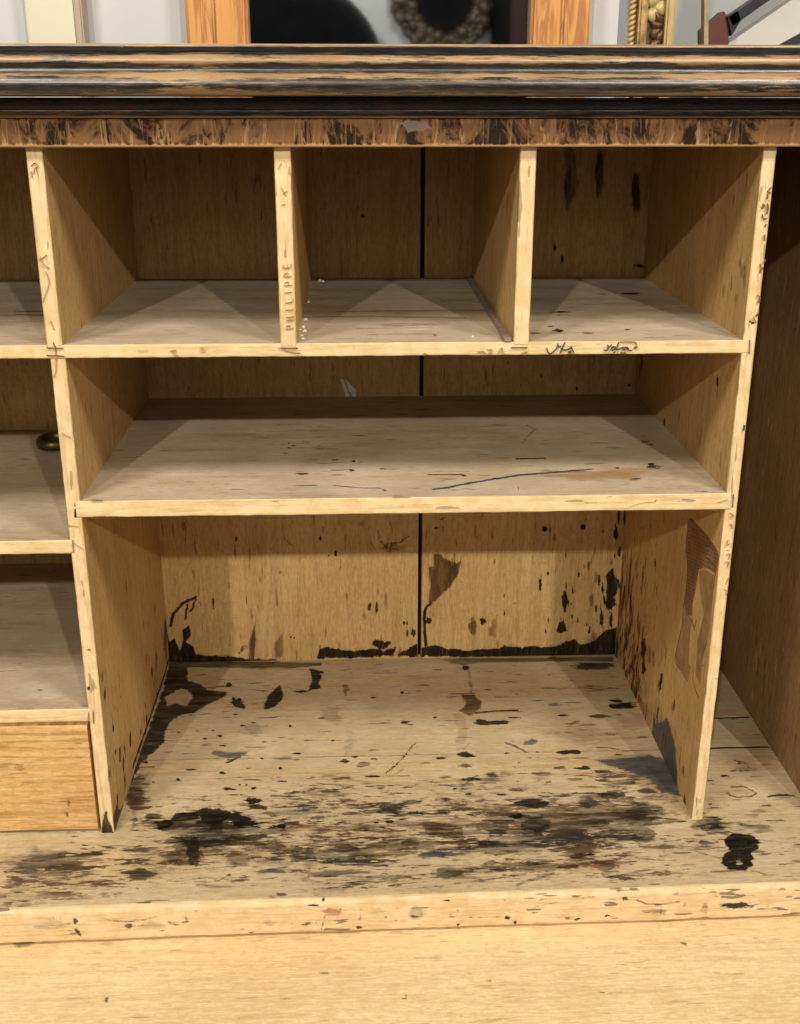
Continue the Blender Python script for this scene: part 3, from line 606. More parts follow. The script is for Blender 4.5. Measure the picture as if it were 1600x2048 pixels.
  ['e',0,.95,.35,.3675,.1935,.0029,-.0,.0,-.0011],
  ['e',0,.95,.35,.3736,.2072,.0042,-.0001,.0,-.0009],
  ['e',1,.5,.35,.5266,.1777,.0021,-.0,.0003,-.0068],
  ['e',0,.95,.35,.5673,.2041,.0008,-.0,.0005,-.0078],
  ['e',0,.95,.35,.5992,.0842,.0017,-.0,.0005,-.0071],
  ['e',0,.95,.35,.6029,.0936,.0013,-.0,.0006,-.0094],
  ['e',0,.95,.35,.5958,.0701,.0011,-.0,.0004,-.0062],
  ['e',0,.95,.35,.5776,.0466,.0009,-.0,.0003,-.0043],
  ['e',0,.95,.35,.5692,.1349,.0009,-.0,.0002,-.0028],
  ['e',1,.5,.35,.5911,.0222,.0132,-.0002,.0006,-.0097],
  ['e',0,.95,.35,.61,.1492,.0011,-.0,.0003,-.0046],
  ['e',1,.5,.35,.4918,.0434,.0011,-.0,.0001,-.0019],
  ['e',1,.3,.35,.3829,.0738,.0011,-.0,.0001,-.0038],
  ['l',1,.3,.00054,.4633,.2077,.4638,.1651,.4557,.0844,.4534,.02],
  ['e',0,.95,.35,.5452,.3838,.0015,-.0,.0002,-.003],
  ['e',0,.7,.35,.4985,.4008,.0012,-.0,.0001,-.0029],
  ['e',0,.95,.35,.6128,.3864,.0019,-.0,.0001,-.002],
  ['e',0,.7,.35,.4726,.3876,.0012,-.0,.0001,-.002],
  ['e',0,.7,.35,.4553,.417,.0012,-.0,.0001,-.0024],
  ['e',0,.6,.35,.5996,.4024,.0012,-.0,.0001,-.0015],
  ['e',1,.5,.35,.6128,.3864,.0049,-.0,.0001,-.0012],
  ['e',0,.85,.35,.5578,.647,.0045,-.0,.0015,-.0238],
  ['e',0,.85,.35,.6039,.623,.0046,-.0,.0019,-.0263],
  ['e',0,.95,.35,.5081,.5599,.0019,-.0,.0002,-.0045],
  ['e',0,.95,.35,.5181,.5451,.0014,-.0,.0003,-.0055],
  ['e',0,.95,.35,.6137,.5379,.0065,-.0,.0001,-.0018],
  ['e',0,.6,.35,.5223,.6536,.0081,-.0,.002,-.0366],
  ['e',0,.7,.35,.5202,.6297,.0041,-.0,.0013,-.024],
  ['e',0,.7,.35,.2729,.5986,.0027,-.0,-.0,-.0029],
 ],
 'rp':[
  ['e',0,.6,.35,.3259,.1949,-.0034,.0013,-.002,-.0063],
  ['e',1,.5,.35,.3118,.1649,-.0075,.0032,-.0033,-.0106],
  ['e',0,.95,.35,.2252,.2062,-.0036,.0015,-.0016,-.0051],
  ['e',1,.6,.35,.3365,.12,-.0104,.0047,-.0027,-.0087],
  ['e',0,.6,.35,.3299,.0503,-.0088,.0044,-.0041,-.0132],
  ['e',1,.6,.35,.2876,.0567,-.0066,.0034,-.0047,-.015],
  ['e',0,.95,.35,.2444,.0814,-.0123,.0063,-.0032,-.0104],
  ['e',0,.95,.35,.2369,.0575,-.0084,.0045,-.0027,-.0087],
  ['e',0,.7,.35,.3591,.0277,-.0055,.0028,-.0035,-.0113],
  ['e',1,.5,.35,.3342,.0146,-.0071,.0038,-.0035,-.0112],
  ['e',1,.5,.35,.196,.0923,-.005,.0026,-.0038,-.012],
  ['e',0,.95,.35,.1577,.0874,-.0047,.0026,-.0019,-.0058],
  ['e',0,.95,.35,.1594,.075,-.0041,.0023,-.0016,-.0051],
  ['e',0,.95,.35,.0455,.0309,-.0023,.0015,-.0019,-.0059],
  ['e',1,.5,.35,.1045,.0767,-.0044,.0025,-.0018,-.0056],
  ['e',1,.35,.35,.0418,.0897,-.0067,.0041,-.0023,-.0072],
  ['e',1,.5,.35,.216,.0889,-.0103,.0054,-.0038,-.0122],
  ['e',1,.6,.35,.2712,.0944,-.0048,.0024,-.0033,-.0105],
  ['e',0,.6,.35,.3207,.0851,-.0043,.0021,-.0027,-.0087],
  ['e',1,.7,.35,.2055,.2751,-.0021,.0008,-.0024,-.0076],
  ['e',0,.6,.35,.3797,.1284,-.0055,.0024,-.0034,-.0111],
  ['e',8,.35,.35,.1803,.016,-.0429,.0255,-.007,-.0222],
  ['e',0,.85,.35,.0298,-.0007,-.0051,.0035,-.0035,-.011],
  ['e',0,.6,.35,.3476,.1075,-.0044,.002,-.0027,-.0088],
  ['e',1,.5,.35,.2174,.0379,-.0045,.0025,-.0039,-.0124],
  ['e',0,.6,.35,.2797,.0158,-.0066,.0036,-.0047,-.0151],
  ['p',3,.6,.003,.2561,.0013,.2377,.0167,.2154,.0172,.2068,.0319,.1981,.0127,.208,-.0005],
  ['p',2,.92,.007,.1817,-.0066,.1615,.0224,.1199,.0541,.1017,.0492,.0815,.0391,.0636,.0168,.054,-.013,.0756,-.014,.1473,-.0093],
  ['e',-1,.55,.35,.3014,.0546,-.1101,.0563,-.0222,-.0714],
  ['e',-1,.62,.35,.2607,.0162,-.0482,.0268,-.008,-.0256],
  ['e',0,.95,.35,.0616,.4711,-.004,.001,-.0015,-.0046],
  ['e',0,.8,.35,.3599,.4202,-.0055,.0013,-.0028,-.0089],
  ['e',0,.6,.35,.3663,.4091,-.0037,.0009,-.0021,-.0067],
  ['e',1,.4,.35,.1656,.45,-.0041,.001,-.0012,-.0038],
  ['e',0,.95,.35,.2368,.3795,-.0031,.0009,-.0014,-.0046],
  ['e',1,.3,.35,.1085,.4577,-.0037,.0009,-.0012,-.0037],
  ['e',1,.5,.35,.0189,.5825,-.0064,.0009,-.0028,-.0084],
  ['e',1,.35,.35,.0305,.5897,-.0036,.0005,-.0018,-.0056],
  ['e',1,.4,.35,.0133,.5746,-.0046,.0007,-.0018,-.0056],
  ['e',1,.3,.35,.0323,.5566,-.006,.001,-.0019,-.0057],
  ['e',7,.3,.35,.0723,.5581,-.0045,.0007,-.0019,-.0059],
  ['e',-1,.3,.35,.0379,.5737,-.0364,.0056,-.0093,-.0285],
 ],
 'lp':[
  ['e',0,.95,.35,.016,.1787,.0025,-.0014,-.0019,-.0044],
  ['e',0,.95,.35,.0197,.1567,.0038,-.0021,-.0026,-.0059],
  ['e',0,.7,.35,.0536,.1206,.0027,-.0016,-.0013,-.003],
  ['e',0,.95,.35,.0396,.1041,.0033,-.002,-.0015,-.0033],
  ['e',0,.95,.35,.1125,.0448,.0053,-.0033,-.003,-.0068],
  ['e',0,.95,.35,.0573,.0602,.0041,-.0026,-.0034,-.0077],
  ['e',0,.95,.35,.0692,.0426,.0035,-.0023,-.0035,-.0078],
  ['e',0,.95,.35,.0396,.0753,.0027,-.0017,-.0013,-.003],
  ['e',0,.8,.35,.2623,.0514,.0048,-.0026,-.0028,-.0063],
  ['e',0,.6,.35,.253,.075,.0037,-.002,-.0016,-.0035],
  ['e',0,.95,.35,.2068,.0154,.0044,-.0026,-.002,-.0045],
  ['e',0,.7,.35,.1613,.2131,.0031,-.0014,-.0024,-.0055],
  ['e',1,.4,.35,.2399,.1531,.0045,-.0021,-.0011,-.0024],
  ['e',1,.4,.35,.3126,.1147,.0061,-.0028,-.005,-.0109],
  ['e',1,.6,.35,.0833,.1151,.0043,-.0024,-.0007,-.0016],
  ['e',0,.6,.35,.0852,.1295,.0021,-.0012,-.0012,-.0028],
  ['e',1,.5,.35,.2945,.0476,.008,-.0042,-.005,-.011],
  ['e',0,.7,.35,.3697,.0412,.0155,-.0078,-.0097,-.0211],
  ['e',0,.9,.35,.378,.0535,.0067,-.0033,-.0053,-.0115],
  ['e',0,.5,.35,.1171,.0222,.0039,-.0024,-.001,-.0023],
  ['e',0,.6,.35,.1676,.0205,.0033,-.002,-.0015,-.0034],
  ['l',0,.95,.00251,.3811,.0055,.3255,.0033,.2569,.005,.1939,.0066,.1113,.0092],
  ['l',0,.95,.00323,.1931,-.03,.0803,-.0039,.0289,-.0041,.0036,-.0066],
  ['p',0,.85,.0015,-.0035,.0002,-.0023,.0181,.02,.0229,.0332,.0057,.0496,.0023,.053,-.0147,.0062,-.0085],
  ['e',0,.95,.35,-.0233,.0725,.0024,-.0016,-.002,-.0046],
  ['e',0,.95,.35,-.0198,.052,.0029,-.002,-.0025,-.0058],
  ['e',0,.95,.35,.0269,.0229,.0027,-.0018,-.0032,-.0073],
  ['e',0,.95,.35,.0013,.0711,.0025,-.0016,-.0021,-.0047],
  ['e',0,.95,.35,.068,.0191,.0028,-.0019,-.0033,-.0075],
 ],
 'mid':[
  ['e',0,.95,.35,.2071,.0739,.0065,-.0002,.0001,-.003],
  ['e',0,.95,.35,.1881,.1831,.001,-.0,.0002,-.0036],
  ['e',0,.95,.35,.1944,.1729,.0033,-.0001,.0001,-.0021],
  ['e',0,.95,.35,.1897,.1654,.0016,-.0001,.0001,-.0028],
  ['e',1,.85,.35,.2398,.1198,.0047,-.0002,.0,-.0033],
  ['e',0,.95,.35,.2595,.1145,.003,-.0001,-.0,-.0039],
  ['e',0,.8,.35,.2566,.0843,.0025,-.0001,.0,-.0049],
  ['e',0,.7,.35,.2884,.0881,.0039,-.0001,-.0001,-.0031],
  ['e',0,.5,.35,.2975,.0865,.0058,-.0002,-.0001,-.0019],
  ['e',1,.3,.35,.2125,.2289,.0086,-.0003,.0001,-.0038],
  ['e',1,.5,.35,.1861,.1449,.0044,-.0002,.0001,-.002],
  ['e',1,.3,.35,.2216,.1712,.0041,-.0001,.0001,-.0021],
  ['l',5,.95,.0024,.3382,.0226,.3494,.0255,.3601,.0319,.3994,.0508,.4295,.0633,.459,.0683,.4792,.0737,.5037,.0783],
  ['l',5,.6,.00283,.3382,.0226,.3602,.0331,.3754,.0371],
  ['l',5,.8,.00143,.2031,.0377,.2215,.0382],
  ['l',5,.75,.0016,.24,.0363,.2677,.0285,.2842,.0263,.2913,.0187],
  ['l',5,.5,.00109,.2531,.0163,.2822,.0207],
  ['l',5,.4,.00084,.2925,.0276,.323,.0305],
  ['l',0,.85,.00179,.3355,.068,.3555,.0673,.3688,.0668,.372,.0607],
  ['l',0,.6,.00092,.3428,.0774,.3773,.0762],
  ['l',0,.85,.00053,.4594,.2449,.4688,.2273,.455,.1997,.4462,.1744],
  ['l',0,.9,.00227,.432,.1167,.4611,.1176],
  ['l',0,.6,.0004,.3804,.0878,.3815,.0797],
  ['e',6,.55,.35,.5058,.0587,.0626,-.0023,-.0032,-.0155],
  ['e',6,.3,.35,.5326,.076,.0385,-.0014,-.0022,-.0098],
  ['e',0,.9,.35,.5689,.0872,.0058,-.0002,-.0022,-.0088],
  ['e',0,.9,.35,.5415,.0461,.0079,-.0003,-.0006,-.0023],
  ['e',0,.7,.35,.5819,.1745,.005,-.0002,-.0014,-.0057],
  ['e',0,.6,.35,.5855,.1636,.0041,-.0002,-.001,-.0042],
  ['e',0,.95,.35,.4211,.0229,.0007,-.0,-.0008,-.0056],
  ['e',0,.95,.35,.5311,.0823,.001,-.0,-.0007,-.0031],
  ['e',0,.5,.35,.5238,.1081,.0028,-.0001,-.0004,-.0019],
  ['e',0,.4,.35,.5178,.0093,.0055,-.0002,-.0004,-.0016],
  ['e',0,.6,.35,.6004,.0052,.0036,-.0001,-.0005,-.0016],
  ['e',0,.3,.35,.4827,.1464,.0041,-.0001,-.0005,-.0027],
  ['l',0,.8,.00105,.5713,.079,.582,.0899],
  ['l',1,.5,.00043,.0581,.0345,.0689,.0358,.0738,.051,.0683,.0512,.0592,.039],
  ['e',1,.35,.35,.1431,.22,.0127,-.0005,.0003,-.0038],
  ['e',1,.3,.35,.1533,.1216,.0079,-.0003,.0003,-.0039],
  ['e',7,.5,.35,.0162,.0007,.0089,-.0003,.0009,-.0043],
  ['e',1,.3,.35,.1611,.2044,.0147,-.0005,.0002,-.003],
 ],
 'top':[
  ['e',0,.95,.35,.5741,.2601,.0115,-.0004,-.0015,-.0064],
  ['e',1,.5,.35,.5422,.2612,.0089,-.0003,-.0011,-.0051],
  ['e',0,.9,.35,.4767,.1493,.0101,-.0004,-.0007,-.0043],
  ['e',0,.8,.35,.4767,.1323,.0085,-.0003,-.0005,-.0031],
  ['e',0,.95,.35,.4571,.0516,.0041,-.0001,-.0014,-.0082],
  ['e',0,.8,.35,.454,.0713,.004,-.0001,-.0008,-.0047],
  ['e',0,.7,.35,.4825,.038,.0039,-.0001,-.0007,-.0036],
  ['e',0,.8,.35,.4327,.0398,.0057,-.0002,-.0007,-.0045],
  ['e',0,.8,.35,.5258,.0547,.0029,-.0001,-.0008,-.0037],
  ['e',1,.4,.35,.5337,.1356,.0039,-.0001,-.0007,-.0032],
  ['e',0,.4,.35,.5187,.0932,.0056,-.0002,-.0006,-.0029],
  ['l',7,.45,.00291,.6314,.3767,.6265,.2088,.6262,.0512,.6251,.0197],
  ['l',10,.8,.00094,.632,.3254,.6248,.174,.6285,.0943],
  ['l',1,.4,.00542,.2469,.1594,.3095,.1605,.3981,.1618],
  ['l',1,.45,.00511,.213,.129,.2892,.1294,.3705,.1184],
  ['e',1,.45,.35,.3103,.0858,.0387,-.0013,-.0005,-.0115],
  ['l',1,.4,.00326,.266,.0684,.3388,.0706],
  ['l',1,.4,.00266,.2694,.041,.3402,.0386],
  ['e',0,.6,.35,.3381,.0342,.0021,-.0001,-.0003,-.0044],
  ['l',1,.6,.00334,-.0891,.1711,-.0636,.1734],
  ['l',1,.6,.00285,-.0846,.1549,-.0571,.1477],
 ],
 'lip':[
  ['e',0,.8,.35,-.0158,-.0145,.0013,-.0037,-.0022,-.0014],
  ['e',0,.85,.35,-.014,-.0281,.0035,-.0061,-.0012,-.0011],
  ['e',1,.85,.35,.0354,-.0221,.0034,-.0001,-.0002,-.0027],
  ['e',7,.3,.35,-.0427,-.0181,.0216,-.0007,-.0008,-.0075],
  ['e',3,.55,.35,.2342,-.0135,.0117,-.0004,-.0001,-.0042],
  ['e',0,.95,.35,.2149,-.0054,.0068,-.0002,-.0,-.0012],
  ['e',0,.95,.35,.2247,-.0012,.0017,-.0001,-.0,-.0012],
  ['e',1,.85,.35,.207,-.0277,.0062,.0018,.0003,-.0015],
  ['e',0,.95,.35,.2585,-.0333,.0042,-.0001,-.0,-.0018],
  ['e',1,.7,.35,.0904,-.0164,.0012,-.0,-.0002,-.0027],
  ['e',0,.95,.35,.1527,-.0353,.0029,-.0001,-.0,-.0009],
  ['e',1,.25,.35,.0546,-.0243,.0145,-.0005,-.0005,-.006],
  ['e',1,.35,.35,.1715,-.025,.0098,-.0003,-.0002,-.0042],
  ['e',0,.6,.35,-.038,-.0084,.0038,-.0001,-.0001,-.0012],
  ['e',1,.3,.35,.0767,-.0205,.0048,-.0002,-.0002,-.0024],
  ['e',0,.5,.35,.2599,-.0188,.001,-.0,-.0001,-.006],
  ['e',1,.2,.35,.2747,-.0147,.0147,-.0005,-.0,-.0045],
  ['l',1,.85,.00067,.0099,-.01,.0191,-.0144,.0334,-.0167,.048,-.0159,.0628,-.0125],
  ['l',0,.8,.00074,.2256,-.0177,.222,-.0342],
  ['e',-1,.42,.35,.1715,-.025,.0147,-.0005,-.0002,-.0054],
  ['e',-1,.42,.35,.2747,-.0147,.0147,-.0005,-.0001,-.0075],
  ['e',1,.35,.35,.3153,-.019,.0084,-.0003,.0001,-.0097],
  ['e',0,.95,.35,.4058,-.0286,.0035,-.0001,.0001,-.0021],
  ['e',0,.95,.35,.4758,-.0326,.0035,-.0001,.0001,-.0015],
  ['e',7,.85,.35,.5218,-.0098,.0032,-.0001,.0002,-.003],
  ['e',1,.6,.35,.553,-.0256,.0126,-.0004,.0002,-.0031],
  ['e',0,.5,.35,.6045,-.0251,.005,-.0002,.0006,-.0067],
  ['e',0,.95,.35,.5069,-.03,.003,-.0001,.0001,-.0009],
  ['e',0,.6,.35,.5826,-.0199,.002,-.0001,.0002,-.0024],
  ['e',0,.95,.35,.3446,-.0049,.0039,-.0001,.0,-.0009],
  ['e',0,.5,.35,.4273,-.006,.0062,-.0002,.0,-.0012],
  ['e',0,.95,.35,.6438,-.0399,.0216,-.0007,.0002,-.0022],  # black patch painted for the dark hollow under the lip
  ['e',0,.95,.35,.4135,-.0343,.0015,-.0,.0001,-.0024],
  ['e',0,.95,.35,.3564,-.0173,.0015,-.0,.0,-.0012],
  ['e',0,.95,.35,.3568,-.0346,.0012,-.0,.0,-.0024],
  ['e',7,.6,.35,.5726,-.0053,.0035,-.0001,.0001,-.0015],
  ['e',0,.5,.35,.5136,.0004,.0075,-.0002,.0001,-.0012],
  ['e',0,.5,.35,.4704,-.0255,.002,-.0001,.0001,-.0012],
  ['l',1,.85,.00068,.5331,-.0114,.5422,-.0159,.5574,-.0179,.5772,-.0151],
  ['l',1,.7,.0005,.5589,-.0206,.559,-.0313],
  ['l',1,.5,.0006,.4055,-.0204,.423,-.0224],
  ['e',-1,.5,.35,.3486,-.0231,.0272,-.0009,.0001,-.0091],
  ['e',-1,.46,.35,.4477,-.0202,.0199,-.0006,.0003,-.0067],
  ['e',-1,.7,.35,.6408,-.0232,.0278,-.0009,.0007,-.0061],
  ['e',-1,.6,.35,.673,-.0181,.0152,-.0005,.0006,-.0049],
  ['e',-1,.55,.35,.6045,-.0251,.0076,-.0002,.0008,-.0086],
  ['e',-1,.42,.35,.3733,-.0209,.1734,-.0055,.0004,-.0151],
  ['e',-1,.42,.35,-.0173,-.0174,.0721,-.0023,-.0015,-.0149],
 ],
 'front':[
  ['e',0,.95,.35,-.0067,.2176,.0025,-.0,-.0001,-.0016],
  ['e',0,.95,.35,-.0109,.1741,.0016,-.0,-.0002,-.0025],
  ['e',1,.4,.35,-.0116,.209,.0008,-.0,-.0002,-.0017],
  ['e',3,.6,.35,-.0909,.0821,.0054,-.0001,-.0004,-.0037],
  ['e',0,.95,.35,-.0275,.1225,.0011,-.0,-.0001,-.0011],
  ['e',1,.7,.35,-.045,.0367,.0023,-.0001,-.0004,-.0043],
  ['e',1,.7,.35,-.0479,.0238,.0026,-.0001,-.0003,-.0031],
  ['l',1,.6,.00063,-.1008,.0077,-.0667,.0086,-.0194,.0099],
  ['l',1,.7,.00079,-.1016,.0008,-.0542,.0033,-.0174,.0029],
  ['l',1,.45,.0004,-.091,.0953,-.0609,.0942,-.0148,.0915],
  ['l',1,.45,.0004,-.0923,.0841,-.0619,.0848,-.0139,.0844],
  ['l',1,.3,.0004,-.0872,.1284,-.0131,.1276],
  ['p',0,.95,.0015,-.0154,-.0032,-.0121,.0109,-.0091,.0234,-.0064,.0311,-.005,.017,-.0015,.0043,-.0003,-.0036],
  ['e',6,.4,.35,.1241,.5209,.0047,-.0,-.0001,-.0017],
  ['e',6,.3,.35,.0698,.5176,.0067,-.0001,-.0002,-.0021],
  ['e',1,.4,.35,.1238,.5172,.0041,-.0,-.0001,-.0024],
  ['e',0,.95,.35,.6282,.54,.0026,-.0,.0002,-.0014],
  ['e',0,.9,.35,.625,.5415,.0014,-.0,.0001,-.001],
  ['e',0,.95,.35,.6286,.6023,.0008,-.0,.0001,-.0008],
  ['e',0,.95,.35,.631,.5896,.001,-.0,.0002,-.0013],
  ['e',1,.35,.35,.6286,.5455,.002,-.0,.0003,-.003],
  ['e',1,.3,.35,.6276,.5805,.0018,-.0,.0006,-.0058],
  ['e',1,.2,.35,.6244,.5959,.002,-.0,.0006,-.0057],
  ['e',0,.8,.35,.6271,.3146,.0015,-.0,.0001,-.001],
  ['e',0,.7,.35,.6311,.2664,.0009,-.0,.0001,-.0014],
  ['e',0,.8,.35,.6282,.1722,.001,-.0,.0001,-.0013],
  ['e',0,.6,.35,.6188,.1799,.001,-.0,.0001,-.0013],
 ],
 'ls':[
  ['e',0,.95,.35,-.0724,.0404,.0033,-.0001,.0004,-.0017],
  ['e',0,.6,.35,-.0421,.0017,.0022,-.0001,.0003,-.0013],
 ],
 'slope':[
  ['e',1,.8,.35,.2249,-.1621,.0038,-.0001,.0,-.002],
  ['e',0,.9,.35,.2588,-.1644,.0012,-.0,-.0,-.0016],
  ['e',5,.85,.35,.0261,-.1853,.0024,-.0011,-.0003,-.0046],
  ['e',0,.95,.35,.0423,-.216,.0018,-.0001,.0003,-.0015],
  ['e',7,.5,.35,.191,-.1901,.0051,-.0002,.0001,-.0009],
  ['e',1,.2,.35,.1708,-.115,.0173,-.0007,.0004,-.0064],
  ['e',1,.2,.35,.2006,-.1196,.0147,-.0006,.0002,-.0049],
  ['e',6,.4,.35,.2401,-.1435,.0072,-.0003,.0,-.0017],
  ['e',7,.5,.35,-.0712,-.1128,.0122,-.0005,.0021,-.0077],
  ['e',1,.4,.35,.1646,-.1304,.0015,-.0001,.0002,-.0021],
  ['e',1,.5,.35,.3625,-.1674,.0043,-.0002,-.0002,-.0016],
  ['e',0,.7,.35,.3805,-.1765,.0016,-.0001,-.0002,-.0019],
  ['e',0,.8,.35,.3013,-.1924,.0028,-.0001,-.0001,-.0022],
  ['e',10,.3,.35,.3013,-.1924,.0014,-.0001,-.0,-.0009],
  ['e',0,.95,.35,.4859,-.1945,.0019,-.0001,-.0003,-.0012],
  ['e',0,.6,.35,.4751,-.1865,.0014,-.0001,-.0003,-.0013],
  ['e',1,.5,.35,.4915,-.1736,.0028,-.0001,-.0002,-.001],
  ['e',0,.8,.35,.5955,-.1824,.0019,-.0001,-.0005,-.0016],
  ['e',0,.8,.35,.6115,-.1863,.0019,-.0001,-.0005,-.0016],
  ['e',0,.7,.35,.5757,-.1374,.002,-.0001,-.0006,-.0021],
  ['e',0,.6,.35,.5777,-.141,.0012,-.0,-.0005,-.0017],
  ['e',0,.7,.35,.5689,-.2064,.0012,-.0,-.0004,-.0015],
  ['e',0,.7,.35,.3944,-.2239,.0041,-.0002,-.0002,-.0012],
  ['e',0,.7,.35,.4119,-.2239,.0014,-.0001,-.0002,-.0012],
  ['e',1,.35,.35,.3517,-.1108,.0124,-.0005,-.0002,-.0021],
  ['e',0,.6,.35,.6492,-.1332,.0039,-.0002,-.0004,-.001],
  ['e',1,.4,.35,.5256,-.166,.0033,-.0001,-.0002,-.001],
 ],
 'rail':[
  ['e',8,.8,.35,.3162,.7115,.0119,-.0,.0,-.0044],
 ],
}

STAINS['floor'].append(['l',1,.62,.0011,-.3,.1393,.62,.1393])
def scatter(plane,n,region,size,dens,cols,power=1.0):
    # small splashes: region(u,v)->probability, size=(au,av) in metres
    r=np.random.RandomState(len(plane)*7+n); k=0; tries=0
    (u0,u1),(v0,v1),pf=region
    while k<n and tries<n*40:
        tries+=1; u=u0+(u1-u0)*r.rand(); v=v0+(v1-v0)*r.rand()
        if r.rand()>pf(u,v): continue
        s=.35+1.3*r.rand()**3; a=size[0]*s*(.7+.6*r.rand()); b=size[1]*s*(.7+.6*r.rand())
        STAINS[plane].append(['e',cols[r.randint(len(cols))],dens[0]+(dens[1]-dens[0])*r.rand(),.35,u,v,a,0,0,b]); k+=1
D_=CAM['D']
scatter('rp',230,((.05,D_),(0,.33),lambda y,z:max(0,(y/D_-.25))**1.2*max(0,1.15-z/.22)),(.0032,.0090),(.6,.97),(0,1,1))
scatter('rp',40,((.0,D_),(0,.5),lambda y,z:.6),(.0012,.004),(.3,.7),(1,1))
scatter('back',60,((.40,.62),(0.01,.30),lambda x,z:max(0,(x-.42)/.2)**2*max(0,1.2-z/.2)),(.0012,.0045),(.5,.95),(0,1))
scatter('back',45,((.01,.61),(0.01,.34),lambda x,z:.7),(.0010,.0022),(.3,.7),(1,0))
scatter('lp',45,((.0,D_),(0,.25),lambda y,z:max(0,1-z/.2)),(.0018,.0060),(.5,.95),(0,1))
scatter('floor',260,((.02,.60),(-.10,.36),lambda x,y:max(.12,.9-abs(y)/.2)),(.0032,.0012),(.4,.95),(0,1,1,7))
scatter('floor',210,((.15,.72),(-.09,.10),lambda x,y:.8),(.0085,.0026),(.35,.85),(0,1,7,7))
scatter('mid',45,((.02,.60),(.0,.25),lambda x,y:.7),(.0030,.0010),(.3,.7),(1,7))
scatter('top',45,((.0,.61),(.0,.33),lambda x,y:.6),(.0030,.0010),(.3,.6),(1,7))
STAINS['slope']=STAINS['slope']+[]
scatter('slope',60,((-.1,.75),(-.42,-.13),lambda x,y:.5),(.0022,.0010),(.3,.8),(1,1,7,0))
scatter('lip',150,((-.05,.70),(-.034,-.004),lambda x,z:.7),(.0022,.0008),(.3,.85),(0,1,1))
scatter('front',120,((-.01,.635),(0.0,.69),lambda x,z:.7),(.0011,.0010),(.25,.6),(1,1))
def vnoise(x,y,seed):
    r=np.random.RandomState(seed); g=r.rand(64,64)*2-1
    xi=np.floor(x).astype(int); yi=np.floor(y).astype(int); fx=x-xi; fy=y-yi; fx=fx*fx*(3-2*fx); fy=fy*fy*(3-2*fy)
    a=g[xi%64,yi%64];b=g[(xi+1)%64,yi%64];c=g[xi%64,(yi+1)%64];d=g[(xi+1)%64,(yi+1)%64]
    return (a*(1-fx)+b*fx)*(1-fy)+(c*(1-fx)+d*fx)*fy
def seg_dist(P,a,b):
    ab=b-a; t=np.clip(((P-a)@ab)/max(1e-12,ab@ab),0,1); return np.linalg.norm(P-(a+t[:,None]*ab),axis=1)
def paint(P,plane,warp=(.0012,.0012)):
    """P: Nx2 surface coordinates. Returns ink rgba, density, smudge."""
    n=len(P); col=np.zeros((n,3)); al=np.zeros(n); de=np.zeros(n); sm=np.zeros(n)
    Q=P.copy(); Q[:,0]+=warp[0]*vnoise(P[:,0]*180,P[:,1]*180,1)+warp[0]*.6*vnoise(P[:,0]*420,P[:,1]*420,3)
    Q[:,1]+=warp[1]*vnoise(P[:,0]*180,P[:,1]*180,2)+warp[1]*.6*vnoise(P[:,0]*420,P[:,1]*420,4)
    for st in STAINS.get(plane,[]):
        kind,ci,dn,soft=st[:4]; v=np.array(st[4:]).reshape(-1,2)
        if kind=='e':
            c0,A,B=v; ext=np.abs(A)+np.abs(B); pad=ext*.9+.002
            idx=np.where((np.abs(Q[:,0]-c0[0])<ext[0]+pad[0])&(np.abs(Q[:,1]-c0[1])<ext[1]+pad[1]))[0]
            if not len(idx): continue
            Mx=np.array([A,B]).T
            if abs(np.linalg.det(Mx))<1e-9: continue
            q=(Q[idx]-c0)@np.linalg.inv(Mx).T; sd_=c0[0]*977+c0[1]*613; q=q+.16*np.stack([vnoise(q[:,0]*1.3+sd_+20,q[:,1]*1.3+sd_*.7+20,5),vnoise(q[:,0]*1.3+sd_+31,q[:,1]*1.3+sd_*.4+11,6)],1)*2; r=np.linalg.norm(q,axis=1)*(1+.22*vnoise(q[:,0]*2.6+sd_+9,q[:,1]*2.6+sd_+5,7)+.16*vnoise(q[:,0]*6+sd_,q[:,1]*6+sd_,8))
            ms=max(.0011,min(np.linalg.norm(A),np.linalg.norm(B)))
            if ci==-1: sm[idx]=np.maximum(sm[idx],dn*np.clip(1.35-r,0,1)**.6*(r<1.35)); continue
            d=(1-r)*ms; s=max(.0010,soft*ms)
        else:
            lo=v.min(0)-.012; hi=v.max(0)+.012
            idx=np.where((Q[:,0]>lo[0])&(Q[:,0]<hi[0])&(Q[:,1]>lo[1])&(Q[:,1]<hi[1]))[0]
            if not len(idx): continue
            p=Q[idx]; m=len(v); dd=np.full(len(p),9.)
            for i in range(m if kind!='l' else m-1): dd=np.minimum(dd,seg_dist(p,v[i],v[(i+1)%m]))
            if kind=='l': d=soft-dd; s=.0014
            else:
                ins=np.zeros(len(p),bool)
                for i in range(m):
                    a,b=v[i],v[(i+1)%m]
                    if a[1]==b[1]: continue
                    ins^=((a[1]>p[:,1])!=(b[1]>p[:,1]))&(p[:,0]<(b[0]-a[0])*(p[:,1]-a[1])/(b[1]-a[1])+a[0])
                d=np.where(ins,dd,-dd); s=max(.0026,soft)
        a=np.clip(.5+d/(2*s),0,1)
        if kind=='x': al[idx]*=1-a; continue
        # density is kept where inks overlap; colour goes to whichever lies darker
        k=(a>al[idx]*.999)&~((dn<de[idx]-.02)&(al[idx]>.42))
        k|=(a>.45)&(dn>de[idx])
        j=idx[k]; col[j]=INK[ci]; de[j]=dn; al[j]=np.maximum(al[j],a[k])
    return np.concatenate([col,al[:,None]],1),de,sm
